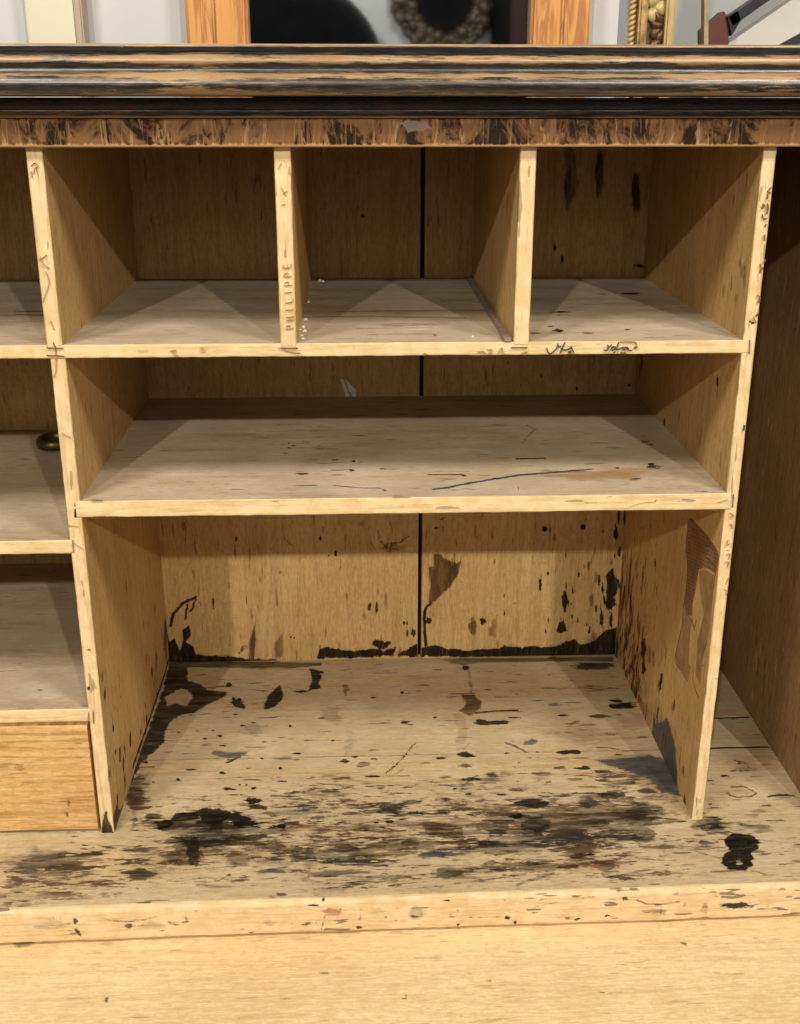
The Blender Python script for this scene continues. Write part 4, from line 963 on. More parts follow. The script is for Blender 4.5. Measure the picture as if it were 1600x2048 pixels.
# ------------------------------------------------------------------ boards: a cross-section lofted along an axis
def wob(s,amp,seed):
    r=np.random.RandomState(seed); o=np.zeros_like(s)
    for f,a in ((9,.5),(23,.35),(61,.3),(140,.25),(310,.18)): o+=a*np.sin(s*f*(.8+.4*r.rand())+r.rand()*7)
    return o*amp
seedc=[10]
def loft(name,prof,ax,samples,mat,parent,planes=None,dust=0,wobble=.00035,taper=None,label=None):
    """prof: list of (a,b,tag,bare); plane coords a,b are the two axes other than ax, in order. closed loop."""
    seedc[0]+=1; sd=seedc[0]
    pr=np.array([(a,b) for a,b,_,_ in prof],float); tags=[t for _,_,t,_ in prof]; bare=np.array([q for *_,q in prof],float)
    ns,npf=len(samples),len(prof); S=np.asarray(samples,float)
    oth=[i for i in range(3) if i!=ax]
    V=np.zeros((ns,npf,3)); V[:,:,ax]=S[:,None]; V[:,:,oth[0]]=pr[None,:,0]; V[:,:,oth[1]]=pr[None,:,1]
    isf=np.array([1. if t in('F','A') else 0. for t in tags])
    V[:,:,1]+=isf[None,:]*wob(S,wobble,sd)[:,None]
    # arris wear: corner points wander
    isa=np.array([1. if t=='A' else 0. for t in tags])
    hx=oth[0] if ax==2 else oth[1]
    cen=pr[:,0 if ax==2 else 1].mean()
    side=np.sign(cen-pr[:,0 if ax==2 else 1])
    for sg in (-1,1):
        m=isa*(side==sg); V[:,:,hx]+=(m[None,:]*np.abs(wob(S,wobble*1.3,sd+50+sg))[:,None])*sg
    if taper: taper(V,S)
    verts=V.reshape(-1,3)
    i=np.arange(ns-1)[:,None]; j=np.arange(npf)[None,:]; j2=(j+1)%npf
    F=np.stack([i*npf+j,i*npf+j2,(i+1)*npf+j2,(i+1)*npf+j],-1).reshape(-1,4)
    # orientation
    v0=verts[F[0]]; 
    n=len(verts)
    ink=np.zeros((n,4)); de=np.zeros(n); sm=np.zeros(n); du=np.zeros(n)
    tg=np.array(tags); tgv=np.tile(tg,ns)
    for tag,plane in (planes or {}).items():
        cond=np.isin(tgv,list(tag)); idx=np.where(cond)[0]
        axp={'floor':2,'top':2,'mid':2,'ls':2,'slope':2,'back':1,'lip':1,'front':1,'rail':1,'rp':0,'lp':0}[plane]
        o2=[k for k in range(3) if k!=axp]
        a,b,c=paint(verts[idx][:,o2],plane,warp=(.0004,.0014) if plane in('rp','lp','back') else (.0016,.0005) if axp==2 else (.0004,.0004))
        ink[idx]=a; de[idx]=b; sm[idx]=c
    if dust:
        k=np.isin(tgv,['T']); du[k]=dust
    ba=np.tile(bare,ns)
    caps=np.array([[0]*4])
    me_f=F
    o=mesh_obj(name,verts,me_f,mat,parent,True,{'ink':('FLOAT_COLOR',ink),'dens':('FLOAT',de),'smudge':('FLOAT',sm),'dust':('FLOAT',du),'bare':('FLOAT',ba)},label)
    me=o.data
    bm=bmesh.new(); bm.from_mesh(me); bm.verts.ensure_lookup_table()
    for base,rev in ((0,False),((ns-1)*npf,True)):
        vs=[bm.verts[base+q] for q in range(npf)]
        try: f=bm.faces.new(vs if rev else vs[::-1]); f.smooth=False
        except ValueError: pass
    bmesh.ops.recalc_face_normals(bm,faces=bm.faces[:]) if ns*npf<4000 else None
    # big meshes: make the winding point outward by testing one face
    if ns*npf>=4000:
        bm.faces.ensure_lookup_table(); bm.normal_update()
        ctr=Vector(verts.mean(0)); s=sum((f.calc_center_median()-ctr).dot(f.normal)*f.calc_area() for f in list(bm.faces)[::97])
        if s<0: bmesh.ops.reverse_faces(bm,faces=bm.faces[:])
    bm.to_mesh(me); bm.free()
    me.polygons.foreach_set('use_smooth',np.ones(len(me.polygons),dtype=bool))
    try: me.set_sharp_from_angle(angle=math.radians(50))
    except Exception: pass
    return o
def seq(a,b,g): 
    n=max(2,int(round(abs(b-a)/g))+1); return np.linspace(a,b,n)
def h_prof(y0,y1,zt,zb,g,r=.0012,nf=6):
    """horizontal board section (y,z): top from back y1 to front y0, rounded front, bottom."""
    P=[(y,zt,'T',0) for y in seq(y1,y0+r,g)]
    P+=[(y0+r-r*math.sin(a),zt-r+r*math.cos(a),'A',.75) for a in np.linspace(.35,math.pi/2,4)]
    P+=[(y0,z,'F',1) for z in seq(zt-r,zb+r,(zt-zb-2*r)/nf)[1:-1]]
    P+=[(y0+r-r*math.cos(a),zb+r-r*math.sin(a),'A',.9) for a in np.linspace(0,math.pi/2,4)]
    P+=[(y,zb,'B',0) for y in np.linspace(y0+r,y1,4)[1:]]
    return P
def v_prof(x0,x1,y0,y1,gl,gr,r=.0012,nf=6):
    """upright board section (x,y): left face back->front, rounded front, right face front->back."""
    P=[(x0,y,'L',0) for y in seq(y1,y0+r,gl)]
    P+=[(x0+r-r*math.cos(a),y0+r-r*math.sin(a),'A',.75) for a in np.linspace(.35,math.pi/2,4)]
    P+=[(x,y0,'F',1) for x in seq(x0+r,x1-r,(x1-x0-2*r)/nf)[1:-1]]
    P+=[(x1-r+r*math.sin(a),y0+r-r*math.cos(a),'A',.75) for a in np.linspace(0,math.pi/2-.35,4)]
    P+=[(x1,y,'R',0) for y in seq(y0+r,y1,gr)]
    return P
G=CAM
D=G['D']; xLo,xLi,xRi,xRo=G['xLo'],0.0,.62,G['xRo']
z1t,z1b,z2t,z2b,zr=G['z1t'],G['z1b'],G['z2t'],G['z2b'],G['zrail']
XL=-.30; XR=G['xRW']; XE=XR+.016
LIP=-.1150; DG=.34*0+D
# ------------------------------------------------------------------ the desk
desk=root('pigeonhole_desk','antique pine desk with open pigeonholes, black worn cornice and ink-stained floor boards','desk')
FINE=.0013
# floor: front board with lip, then boards behind a joint
yJ=.139
def lip_taper(V,S):
    f=np.clip((.05-V[:,:,1])/.15,0,1); V[:,:,1]+=f*(.0130*(V[:,:,0]-.3))
    # worn, slightly hollow front arris
fr=[(y,0,'T',0) for y in seq(yJ-.0001,LIP+.006,FINE)]
fr+=[(LIP+.006-.006*math.sin(a),-.006+.006*math.cos(a),'F',.55+.45*math.sin(a)) for a in np.linspace(.15,math.pi/2,7)]
fr+=[(LIP,z,'F',1) for z in np.linspace(-.006,-.036,20)[1:-1]]
fr+=[(LIP+.002-.002*math.cos(a),-.036-.002*math.sin(a),'F',.9) for a in np.linspace(0,math.pi/2,4)]
fr+=[(y,-.038,'B',0) for y in (-.05,.05,yJ-.0001)]
loft('floor_board',fr,0,seq(XL,XE,.0016),M['floor'],desk,{'TA':'floor','F':'lip'},dust=.55,wobble=.0008,taper=lip_taper)
bk=[(y,0,'T',0) for y in seq(D+.012,yJ+.0006,.0016)]+[(yJ+.0003,-.0005,'T',0),(yJ+.0003,-.02,'B',0),(D+.012,-.02,'B',0)]
loft('floor_board',bk,0,seq(XL,.6258,.0016),M['floor'],desk,{'T':'floor'},dust=.7)
for ya,yb in ((yJ+.0042,.208),(.2118,D+.012)):
    pf=[(y,0,'T',0) for y in seq(yb,ya,.004)]+[(ya-.0004,-.0004,'A',0),(ya-.0004,-.02,'B',0),(yb,-.02,'B',0)]
    loft('floor_board',pf,0,seq(.6262,XE,.004),M['floor'],desk,{'T':'floor'},dust=.95)
for ya_ in (yJ+.0001,.2082): box('joint_filler',(.6275,ya_-.0002,-.006),(XR-.001,ya_+(.0042 if ya_<.2 else .0036),-.0003),M['gap'],desk,0)
box('floor_support',(XL,-.08,-.05),(XE,D+.01,-.0385),M['shelf'],desk)
# uprights
loft('divider',v_prof(xLo,xLi,0,D,.01,.0018),2,seq(-.0004,z1b,.0018),M['vert'],desk,{'R':'lp','FA':'front'},wobble=.0006,label='left divider with a black scorched foot')
loft('side_panel',v_prof(xRi,xRo,.0002,D,.0014,.01),2,seq(-.0004,zr+.02,.0016),M['vert'],desk,{'L':'rp','FA':'front'},wobble=.0006,label='right divider speckled with ink and a torn label')
def part_(x0,x1,y0=0.0): return loft('partition',v_prof(x0,x1,y0,D,.006,.006),2,seq(z1t-.0022,zr+.02,.003),M['vert'],desk,{'F':'front'},wobble=.0006)
part_(G['xUa'],G['xUb'],-.0003); part_(G['xP1a'],G['xP1b'],-.0003); part_(G['xP2a'],G['xP2b'],-.0003)
# shelves
loft('shelf',h_prof(.0004,D,z1t,z1b,.0022),0,seq(XL,xRi+.0065,.0018),M['shelf'],desk,{'TA':'top','F':'front'},dust=1.0)
loft('shelf',h_prof(-.0012,D,z2t,z2b,.0017),0,seq(xLi-.0045,xRi+.004,.0017),M['shelf'],desk,{'TA':'mid','F':'front'},dust=.95)
loft('shelf',h_prof(-.0004,D,G['zS1t'],G['zS1b'],.004),0,seq(XL,xLo+.003,.004),M['shelf'],desk,None,dust=.95)
loft('shelf',h_prof(-.0004,D,G['zS2t'],G['zS2b'],.004),0,seq(XL,xLo+.004,.003),M['shelf'],desk,{'T':'ls'},dust=.95)
# back planks (gap between the two)
xb=.3457
def plank(x0,x1,z0,z1,g,pl=True):
    P=[(x0,D+.012,'B',0),(x0,D+.001,'B',0)]+[(x,D,'T',0) for x in seq(x0+.0008,x1-.0008,g)]+[(x1,D+.001,'B',0),(x1,D+.012,'B',0)]
    return loft('back_plank',P,2,seq(z0,z1,g*1.1),M['vert'],desk,{'T':'back'} if pl else None)
plank(-.006,xb-.0024,.0,zr+.02,.0014); plank(xb+.0024,.626,.0,zr+.02,.0014)
plank(XL,-.0065,0,zr+.02,.02,False); plank(.6265,XE,0,zr+.02,.02,False)
box('back_lining',(XL,D+.014,-.02),(XE,D+.02,zr+.03),M['gap'],desk)
# outer sides
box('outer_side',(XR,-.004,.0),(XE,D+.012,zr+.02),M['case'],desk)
box('outer_side',(XL-.016,-.004,-.02),(XL,D+.012,zr+.02),M['vert'],desk)
# top: face rail, frieze, cornice
RX=(XL-.02,XE+.004)
zA,zB=.7172,.7176
rp=[(.012,zA,'B',0),(-.0085,zA,'B',.3)]+[(-.010,z,'F',b) for z,b in zip(np.linspace(zA-.0015,zr+.0022,9),(.15,0,0,0,0,0,.12,.3,.55))]+[(-.0095,zr+.001,'F',.95),(-.0085,zr,'F',1),(.012,zr,'B',.6)]
loft('face_rail',rp,0,seq(*RX,.0025),M['rail'],desk,{'F':'rail'},wobble=.0007)
fz=[(.012,.7340,'B',0),(-.004,.7340,'F',.1),(-.0045,.7300,'F',.35),(-.0050,.7280,'F',.6),(-.0052,.7262,'F',.6),(-.0052,.7248,'F',.45),(-.006,.7226,'F',.2),(-.0075,.7212,'F',.35),(-.0105,.7204,'F',.2),(-.0115,.7192,'F',.7),(-.0112,.7180,'F',1.2),(-.0095,.7174,'F',.6),(.012,.7174,'B',0)]
loft('frieze_moulding',fz,0,seq(*RX,.006),M['frieze'],desk,None,wobble=.0003)
OY=.011
cp=[(.012,.7750,'T',.6),(-.033,.7752,'F',1.2),(-.0352,.7742,'F',1.0),(-.0358,.7728,'F',.15),(-.0350,.7712,'F',-.3),(-.0325,.7700,'F',-.3),(-.0330,.7690,'F',-.1),(-.0365,.7676,'F',.15),(-.0395,.7658,'F',.62),(-.0415,.7636,'F',.75),(-.0420,.7614,'F',.68),(-.0412,.7596,'F',.35),(-.0398,.7582,'F',.1),(-.0392,.7560,'F',.0),(-.0398,.7540,'F',.08),(-.0418,.7528,'F',.5),(-.0448,.7516,'F',.85),(-.0475,.7496,'F',.66),(-.0492,.7472,'F',.30),(-.0498,.7445,'F',.16),(-.0494,.7418,'F',.15),(-.0482,.7394,'F',.22),(-.0462,.7372,'F',.55),(-.0438,.7360,'F',.8),(-.041,.7352,'F',.1),(.012,.7345,'B',0)]
cp=[(a+(OY if a<0 else 0),b,t,q) for a,b,t,q in cp]
loft('cornice',cp,0,seq(*RX,.004),M['ebony'],desk,None,wobble=.00025)
box('top_board',(RX[0],.0125,.758),(RX[1],D+.03,.7748),M['shelf'],desk)
box('compartment_ceiling',(XL,.0125,zr+.0205),(XE,D+.012,zr+.0305),M['absorber'],desk)
# writing slope and the body below it
sl0,sl1=-.06,-.55
def szl(y): return -.0405+.10*(y+.1)
SP=[(y,szl(y),'T',0) for y in seq(sl0,-.32,.0035)]+[(y,szl(y),'T',0) for y in seq(-.33,sl1+.004,.03)]+[(sl1,szl(sl1)-.004,'F',1),(sl1,szl(sl1)-.018,'F',1),(sl1+.004,szl(sl1)-.022,'B',0),(sl0,szl(sl0)-.022,'B',0)]
loft('writing_slope',SP,0,seq(XL,XE,.0035),M['slope'],desk,{'T':'slope'})
for x0 in (XL-.016,XE-.03):
    for y0 in (-.53,D-.03): box('leg',(x0,y0,-.72),(x0+.045,y0+.045,-.12 if y0<0 else -.052),M['slope'],desk)
box('apron',(XL-.01,-.52,-.22),(XE,D,-.115),M['slope'],desk)
# drawer
dr=box('drawer',(XL+.003,.02,.006),(xLo-.004,D-.03,.112),M['drawer'],desk)
dz0,dz1=.0035,.1300
ft=[(.018,dz1,'B',0)]+[(.0035,dz1,'B',.3),(.0024,dz1-.0012,'F',.5)]+[(.0022,z,'F',.2) for z in seq(dz1-.003,dz0+.003,.002)]+[(.0024,dz0+.001,'F',.5),(.018,dz0,'B',0)]
def dtap(V,S):
    V[:,:,2]-=(V[:,:,2]>.06)*.0016*(V[:,:,0]-XL)/.3*0
d=loft('drawer_front',ft,0,seq(XL+.003,xLo-.0035,.002),M['drawer'],None,{'F':'front'},wobble=.0004,taper=dtap); d.parent=dr
# ------------------------------------------------------------------ handwriting, joints: ink lying on the wood
def ribbon(name,ax,val,strokes,width,mat,parent,off):
    vs=[];fs=[]
    o2=[k for k in range(3) if k!=ax]
    for pts in strokes:
        p=np.array(pts,float)
        if len(p)>2:   # smooth
            q=[p[0]]
            for i in range(len(p)-1):
                a=p[max(i-1,0)];b=p[i];c=p[i+1];e=p[min(i+2,len(p)-1)]
                for t in (.25,.5,.75,1): q.append(.5*((2*b)+(-a+c)*t+(2*a-5*b+4*c-e)*t*t+(-a+3*b-3*c+e)*t**3))
            p=np.array(q)
        base=len(vs)
        for i in range(len(p)):
            t=p[min(i+1,len(p)-1)]-p[max(i-1,0)]; L=np.linalg.norm(t) or 1; nrm=np.array([-t[1],t[0]])/L
            w_=width*.5*(.55+.45*math.sin(math.pi*min(1,(i+.6)/len(p))))*(1+.35*math.sin(i*2.3+base))
            for s in (-1,1):
                for dp in (0,1):
                    c=p[i]+nrm*w_*s; v=[0,0,0]; v[o2[0]]=c[0]; v[o2[1]]=c[1]; v[ax]=val+(off if dp==0 else 0); vs.append(v)
        for i in range(len(p)-1):
            a=base+i*4; b=a+4
            fs+=[(a,a+2,b+2,b),(a+1,a,b,b+1),(a+2,a+3,b+3,b+2)]
    return mesh_obj(name,vs,fs,mat,parent,False)
o=ribbon('handwriting',1,0.0,[[[0.4379, 0.519], [0.4386, 0.5164], [0.4399, 0.514], [0.4425, 0.5137], [0.4458, 0.5166], [0.4484, 0.5211]], [[0.4477, 0.5228], [0.4488, 0.5198], [0.4512, 0.5206]], [[0.4544, 0.5237], [0.4526, 0.5193], [0.4503, 0.5134]], [[0.4514, 0.518], [0.4549, 0.5167], [0.4583, 0.5175], [0.4607, 0.5187], [0.4618, 0.5171], [0.4636, 0.5133]], [[0.461, 0.5153], [0.4585, 0.5148], [0.459, 0.5136], [0.4607, 0.5138]]],0.0009,M['pencil_dark'],desk,-0.0018)
o['kind']='stuff'
o=ribbon('handwriting',1,0.0,[[[0.4941, 0.5216], [0.4951, 0.5188], [0.4978, 0.5214]], [[0.4952, 0.5188], [0.4938, 0.5161], [0.4909, 0.5164]], [[0.5016, 0.519], [0.499, 0.5194], [0.4978, 0.5168], [0.5, 0.5164], [0.5018, 0.5185]], [[0.5041, 0.5235], [0.5029, 0.519], [0.5024, 0.5168], [0.5052, 0.5172], [0.5085, 0.5191]], [[0.5125, 0.5189], [0.5099, 0.5187], [0.5087, 0.5169], [0.5109, 0.5165], [0.513, 0.5182], [0.514, 0.5162], [0.517, 0.5158]], [[0.5186, 0.518], [0.5216, 0.5186]]],0.0009,M['pencil_dark'],desk,-0.0018)
o['kind']='stuff'
o=ribbon('handwriting',1,0.0,[[[0.5, 0.5137], [0.5017, 0.5149]], [[0.5037, 0.5137], [0.5045, 0.5126]], [[0.5062, 0.5128], [0.5076, 0.514], [0.5086, 0.5128]], [[0.509, 0.5128], [0.5105, 0.514], [0.5116, 0.5128]]],0.0008,M['brown_ink'],desk,-0.0018)
o['kind']='stuff'
o=ribbon('pencil_mark',1,0.0,[[[0.5049, 0.524], [0.5125, 0.5243], [0.52, 0.5236]]],0.0006,M['pencil'],desk,-0.0018)
o=ribbon('pencil_mark',1,0.0,[[[0.5202, 0.5234], [0.5208, 0.5206], [0.5197, 0.5193]]],0.0006,M['pencil'],desk,-0.0018)
o=ribbon('handwriting',1,0.0,[[[0.207, 0.5385], [0.2002, 0.5377]], [[0.2002, 0.5377], [0.2007, 0.5406]], [[0.2007, 0.5406], [0.2038, 0.5412]], [[0.2038, 0.5412], [0.2036, 0.5381]], [[0.2075, 0.5463], [0.2007, 0.5456]], [[0.2079, 0.5492], [0.2011, 0.5485]], [[0.2041, 0.546], [0.2045, 0.5489]], [[0.2073, 0.5556], [0.2006, 0.5549]], [[0.2003, 0.5615], [0.207, 0.5622]], [[0.207, 0.5622], [0.2074, 0.5649]], [[0.2066, 0.5712], [0.1999, 0.5705]], [[0.207, 0.5775], [0.2003, 0.5767]], [[0.2003, 0.5767], [0.2008, 0.5796]], [[0.2008, 0.5796], [0.2038, 0.5802]], [[0.2038, 0.5802], [0.2037, 0.5771]], [[0.2066, 0.5852], [0.1999, 0.5844]], [[0.1999, 0.5844], [0.2003, 0.5873]], [[0.2003, 0.5873], [0.2034, 0.5878]], [[0.2034, 0.5878], [0.2033, 0.5848]], [[0.1999, 0.5949], [0.1995, 0.5921]], [[0.1995, 0.5921], [0.2062, 0.5928]], [[0.2062, 0.5928], [0.2066, 0.5956]], [[0.2028, 0.5924], [0.2032, 0.5948]]],0.0006,M['pencil'],desk,-0.0018)
o['kind']='stuff'
o=ribbon('pencil_mark',1,0.0,[[[0.2001, 0.661], [0.2045, 0.6538]]],0.0006,M['pencil'],desk,-0.0018)
o=ribbon('pencil_mark',1,0.0,[[[0.2051, 0.6583], [0.2013, 0.6557]]],0.0006,M['pencil'],desk,-0.0018)
o=ribbon('pencil_mark',1,0.0,[[[0.1974, 0.6762], [0.2008, 0.6811]]],0.0006,M['pencil'],desk,-0.0018)
o=ribbon('pencil_mark',1,0.0,[[[0.2005, 0.6466], [0.2033, 0.6471]]],0.0006,M['pencil'],desk,-0.0018)
o=ribbon('pencil_mark',1,0.0,[[[-0.0122, 0.6788], [-0.0087, 0.6818], [-0.0058, 0.6795], [-0.0092, 0.6772], [-0.0105, 0.6726]]],0.0006,M['pencil'],desk,-0.0018)
o=ribbon('pencil_mark',1,0.0,[[[-0.0126, 0.6749], [-0.0121, 0.6696]]],0.0006,M['pencil'],desk,-0.0018)
o=ribbon('pencil_mark',1,0.0,[[[-0.0125, 0.6032], [-0.0099, 0.5967], [-0.0058, 0.5934]]],0.0006,M['pencil'],desk,-0.0018)
o=ribbon('pencil_mark',1,0.0,[[[-0.009, 0.5902], [-0.0072, 0.5803], [-0.0121, 0.5688], [-0.014, 0.563]]],0.0006,M['pencil'],desk,-0.0018)
o=ribbon('pencil_mark',1,0.0,[[[-0.0136, 0.6], [-0.0066, 0.6048]]],0.0006,M['pencil'],desk,-0.0018)
o=ribbon('pencil_mark',1,0.0,[[[0.0943, 0.5183], [0.0995, 0.5191], [0.0984, 0.5157], [0.1033, 0.513]]],0.0006,M['pencil'],desk,-0.0018)
o=ribbon('pencil_mark',1,0.0,[[[-0.0094, 0.5471], [-0.007, 0.5386]]],0.0006,M['pencil'],desk,-0.0018)
o=ribbon('pencil_mark',1,0.0,[[[-0.0085, 0.5236], [-0.0077, 0.5151], [-0.0096, 0.5004], [-0.0123, 0.4952]]],0.0006,M['pencil'],desk,-0.0018)
o=ribbon('pencil_mark',1,0.0,[[[-0.0102, 0.442], [-0.0023, 0.4379]]],0.0006,M['pencil'],desk,-0.0018)
o=ribbon('pencil_mark',1,0.0,[[[-0.0132, 0.3509], [-0.0036, 0.3498]]],0.0006,M['pencil'],desk,-0.0018)
o=ribbon('pencil_mark',1,0.0,[[[-0.0097, 0.3325], [-0.0023, 0.3266]]],0.0006,M['pencil'],desk,-0.0018)
o=ribbon('pencil_mark',1,0.0,[[[-0.0107, 0.3316], [-0.0107, 0.3228]]],0.0006,M['pencil'],desk,-0.0018)
o=ribbon('pencil_mark',1,0.0,[[[0.3746, 0.5153], [0.3789, 0.5161], [0.3824, 0.5138]]],0.0007,M['pencil'],desk,-0.0018)
o=ribbon('pencil_mark',1,0.0,[[[0.3836, 0.5178], [0.3875, 0.5173], [0.3841, 0.5135], [0.3879, 0.5143]]],0.0007,M['pencil'],desk,-0.0018)
o=ribbon('pencil_mark',1,0.0,[[[0.3927, 0.5134], [0.3964, 0.5195], [0.3983, 0.5134]]],0.0007,M['pencil'],desk,-0.0018)
o=ribbon('pencil_mark',1,0.0,[[[0.1957, 0.5198], [0.2042, 0.5169], [0.2126, 0.5157]]],0.0007,M['pencil'],desk,-0.0018)
o=ribbon('pencil_mark',1,0.0,[[[0.3247, 0.5148], [0.3281, 0.5139]]],0.0007,M['pencil'],desk,-0.0018)
o=ribbon('pencil_mark',1,0.0,[[[0.4152, 0.5141], [0.4203, 0.5153], [0.4179, 0.5123]]],0.0007,M['pencil'],desk,-0.0018)
o=ribbon('pencil_mark',1,0.0,[[[0.5255, 0.3627], [0.5381, 0.3664], [0.549, 0.3672], [0.5515, 0.3697]]],0.0007,M['pencil'],desk,-0.0018)
o=ribbon('pencil_mark',1,0.0,[[[0.6115, 0.3658], [0.6213, 0.3688]]],0.0007,M['pencil'],desk,-0.0018)
o=ribbon('pencil_mark',1,0.0,[[[0.5506, 0.3697], [0.5499, 0.3672]]],0.0007,M['pencil'],desk,-0.0018)
o=ribbon('pencil_mark',1,0.0,[[[0.6295, 0.4435], [0.6293, 0.438]]],0.0014,M['pencil_dark'],desk,-0.0018)
o=ribbon('handwriting',1,0.0,[[[0.6302, 0.6601], [0.6273, 0.6565], [0.6307, 0.6556]], [[0.6275, 0.6547], [0.6277, 0.6501]], [[0.6246, 0.6464], [0.6241, 0.6418], [0.6261, 0.6455]], [[0.6284, 0.6464], [0.6294, 0.6418], [0.6288, 0.6372]], [[0.6247, 0.6372], [0.626, 0.6335], [0.6294, 0.6339]], [[0.6286, 0.6195], [0.6292, 0.6143]], [[0.629, 0.6288], [0.6283, 0.626]], [[0.6276, 0.5939], [0.6289, 0.5882], [0.6279, 0.5853]], [[0.6321, 0.5977], [0.6305, 0.5939]], [[0.6283, 0.566], [0.6311, 0.5631], [0.6295, 0.5592], [0.6317, 0.5602]], [[0.6315, 0.5504], [0.629, 0.5464], [0.6307, 0.5484]], [[0.6266, 0.5455], [0.6295, 0.5415]]],0.0008,M['brown_ink'],desk,-0.0018)
o['kind']='stuff'
o=ribbon('pencil_mark',1,0.0,[[[0.6249, 0.3546], [0.6288, 0.3517], [0.6254, 0.3498]]],0.0006,M['pencil'],desk,-0.0018)
o=ribbon('pencil_mark',1,0.0,[[[0.6252, 0.342], [0.6279, 0.343], [0.6289, 0.3381]]],0.0006,M['pencil'],desk,-0.0018)
o=ribbon('pencil_mark',1,0.0,[[[0.6259, 0.3264], [0.6256, 0.3205], [0.6282, 0.3224]]],0.0006,M['pencil'],desk,-0.0018)
o=ribbon('pencil_mark',1,0.0,[[[0.6257, 0.3106], [0.6293, 0.3116], [0.629, 0.3056]]],0.0006,M['pencil'],desk,-0.0018)
o=ribbon('pencil_mark',1,0.0,[[[0.6256, 0.3027], [0.6293, 0.3026], [0.6281, 0.2967]]],0.0006,M['pencil'],desk,-0.0018)
o=ribbon('pencil_mark',1,0.0,[[[0.6301, 0.2856], [0.6285, 0.2786]]],0.0006,M['pencil'],desk,-0.0018)
o=ribbon('pencil_mark',1,0.0,[[[0.6276, 0.2735], [0.6307, 0.2705], [0.6287, 0.2674]]],0.0006,M['pencil'],desk,-0.0018)
o=ribbon('joint_line',1,0.0,[[[-0.0156, 0.5223], [-0.0009, 0.5216]]],0.0005,M['joint'],desk,-0.0019)
o=ribbon('joint_line',1,0.0,[[[-0.0164, 0.5154], [-0.0003, 0.5144]]],0.0005,M['joint'],desk,-0.0019)
o=ribbon('joint_line',1,0.0,[[[-0.0087, 0.5273], [-0.0087, 0.5251], [-0.0076, 0.5216], [-0.0078, 0.5148]]],0.0005,M['joint'],desk,-0.0019)
o=ribbon('joint_line',1,0.0,[[[0.1946, 0.5205], [0.2102, 0.5203]]],0.0005,M['joint'],desk,-0.0019)
o=ribbon('joint_line',1,0.0,[[[0.405, 0.5194], [0.4202, 0.5193]]],0.0005,M['joint'],desk,-0.0019)
o=ribbon('joint_line',1,0.0,[[[0.6258, 0.5247], [0.6265, 0.5116]]],0.0005,M['joint'],desk,-0.0019)
o=ribbon('joint_line',1,0.0,[[[0.6263, 0.3739], [0.6268, 0.3604]]],0.0005,M['joint'],desk,-0.0019)
o=ribbon('joint_line',1,0.0,[[[-0.0107, 0.3355], [-0.0112, 0.3228]]],0.0005,M['joint'],desk,-0.0019)
o=ribbon('joint_line',1,0.0,[[[-0.0085, 0.1481], [-0.0094, 0.1343]]],0.0005,M['joint'],desk,-0.0019)
o=ribbon('joint_line',1,0.0,[[[-0.0131, 0.1475], [-0.0142, 0.1359]]],0.0005,M['joint'],desk,-0.0019)
o=ribbon('joint_gap',1,0.0,[[[-0.0042, 0.3727], [-0.0056, 0.3584]]],0.0028,M['gap'],desk,-0.0006)
o=ribbon('label_outline',0,0.62,[[[0.105, 0.3092], [0.0627, 0.3117], [0.024, 0.3117], [0.0061, 0.309], [0.0049, 0.3005], [0.0076, 0.2853], [0.0092, 0.2663], [0.0094, 0.2476]]],0.0009,M['brown_ink'],desk,-0.0006)
o=ribbon('label_outline',0,0.62,[[[0.1081, 0.3075], [0.1113, 0.2896], [0.109, 0.271], [0.0983, 0.2547], [0.096, 0.2248], [0.0991, 0.2055], [0.098, 0.1845], [0.1048, 0.164], [0.1118, 0.1371], [0.1028, 0.1336], [0.0842, 0.1354], [0.0601, 0.1358]]],0.0009,M['brown_ink'],desk,-0.0006)
o=ribbon('label_outline',0,0.62,[[[0.1109, 0.2995], [0.0935, 0.3009], [0.0595, 0.3016], [0.0287, 0.3068]]],0.0009,M['brown_ink'],desk,-0.0006)
o=ribbon('label_outline',0,0.62,[[[0.0651, 0.2773], [0.0663, 0.2598], [0.0648, 0.2444], [0.0694, 0.226], [0.0654, 0.2082], [0.0551, 0.2033], [0.0518, 0.2147]]],0.0009,M['brown_ink'],desk,-0.0006)
o=ribbon('label_outline',0,0.62,[[[0.0841, 0.2048], [0.0667, 0.2065], [0.0526, 0.2012]]],0.0009,M['brown_ink'],desk,-0.0006)
o=ribbon('label_outline',0,0.62,[[[0.024, 0.2925], [0.0108, 0.295], [0.0166, 0.2986]]],0.0009,M['brown_ink'],desk,-0.0006)
o=ribbon('label_outline',0,0.62,[[[0.0122, 0.2064], [0.0199, 0.1895], [0.0198, 0.1787], [0.0121, 0.1807]]],0.0009,M['brown_ink'],desk,-0.0006)
o=ribbon('label_outline',0,0.62,[[[0.0449, 0.1498], [0.0316, 0.1414], [0.0172, 0.1395]]],0.0009,M['brown_ink'],desk,-0.0006)
o=ribbon('label_outline',0,0.62,[[[0.0302, 0.2919], [0.0118, 0.2936]]],0.0009,M['brown_ink'],desk,-0.0006)
LABEL=[[0.1049, 0.3087], [0.0626, 0.3113], [0.0239, 0.3116], [0.0059, 0.3086], [0.0037, 0.297], [0.0065, 0.2868], [0.0273, 0.2829], [0.045, 0.2774], [0.0606, 0.2686], [0.063, 0.2548], [0.0645, 0.2434], [0.0694, 0.226], [0.0679, 0.2103], [0.0844, 0.2057], [0.0965, 0.209], [0.096, 0.2248], [0.0983, 0.2547], [0.109, 0.271], [0.1104, 0.29]]
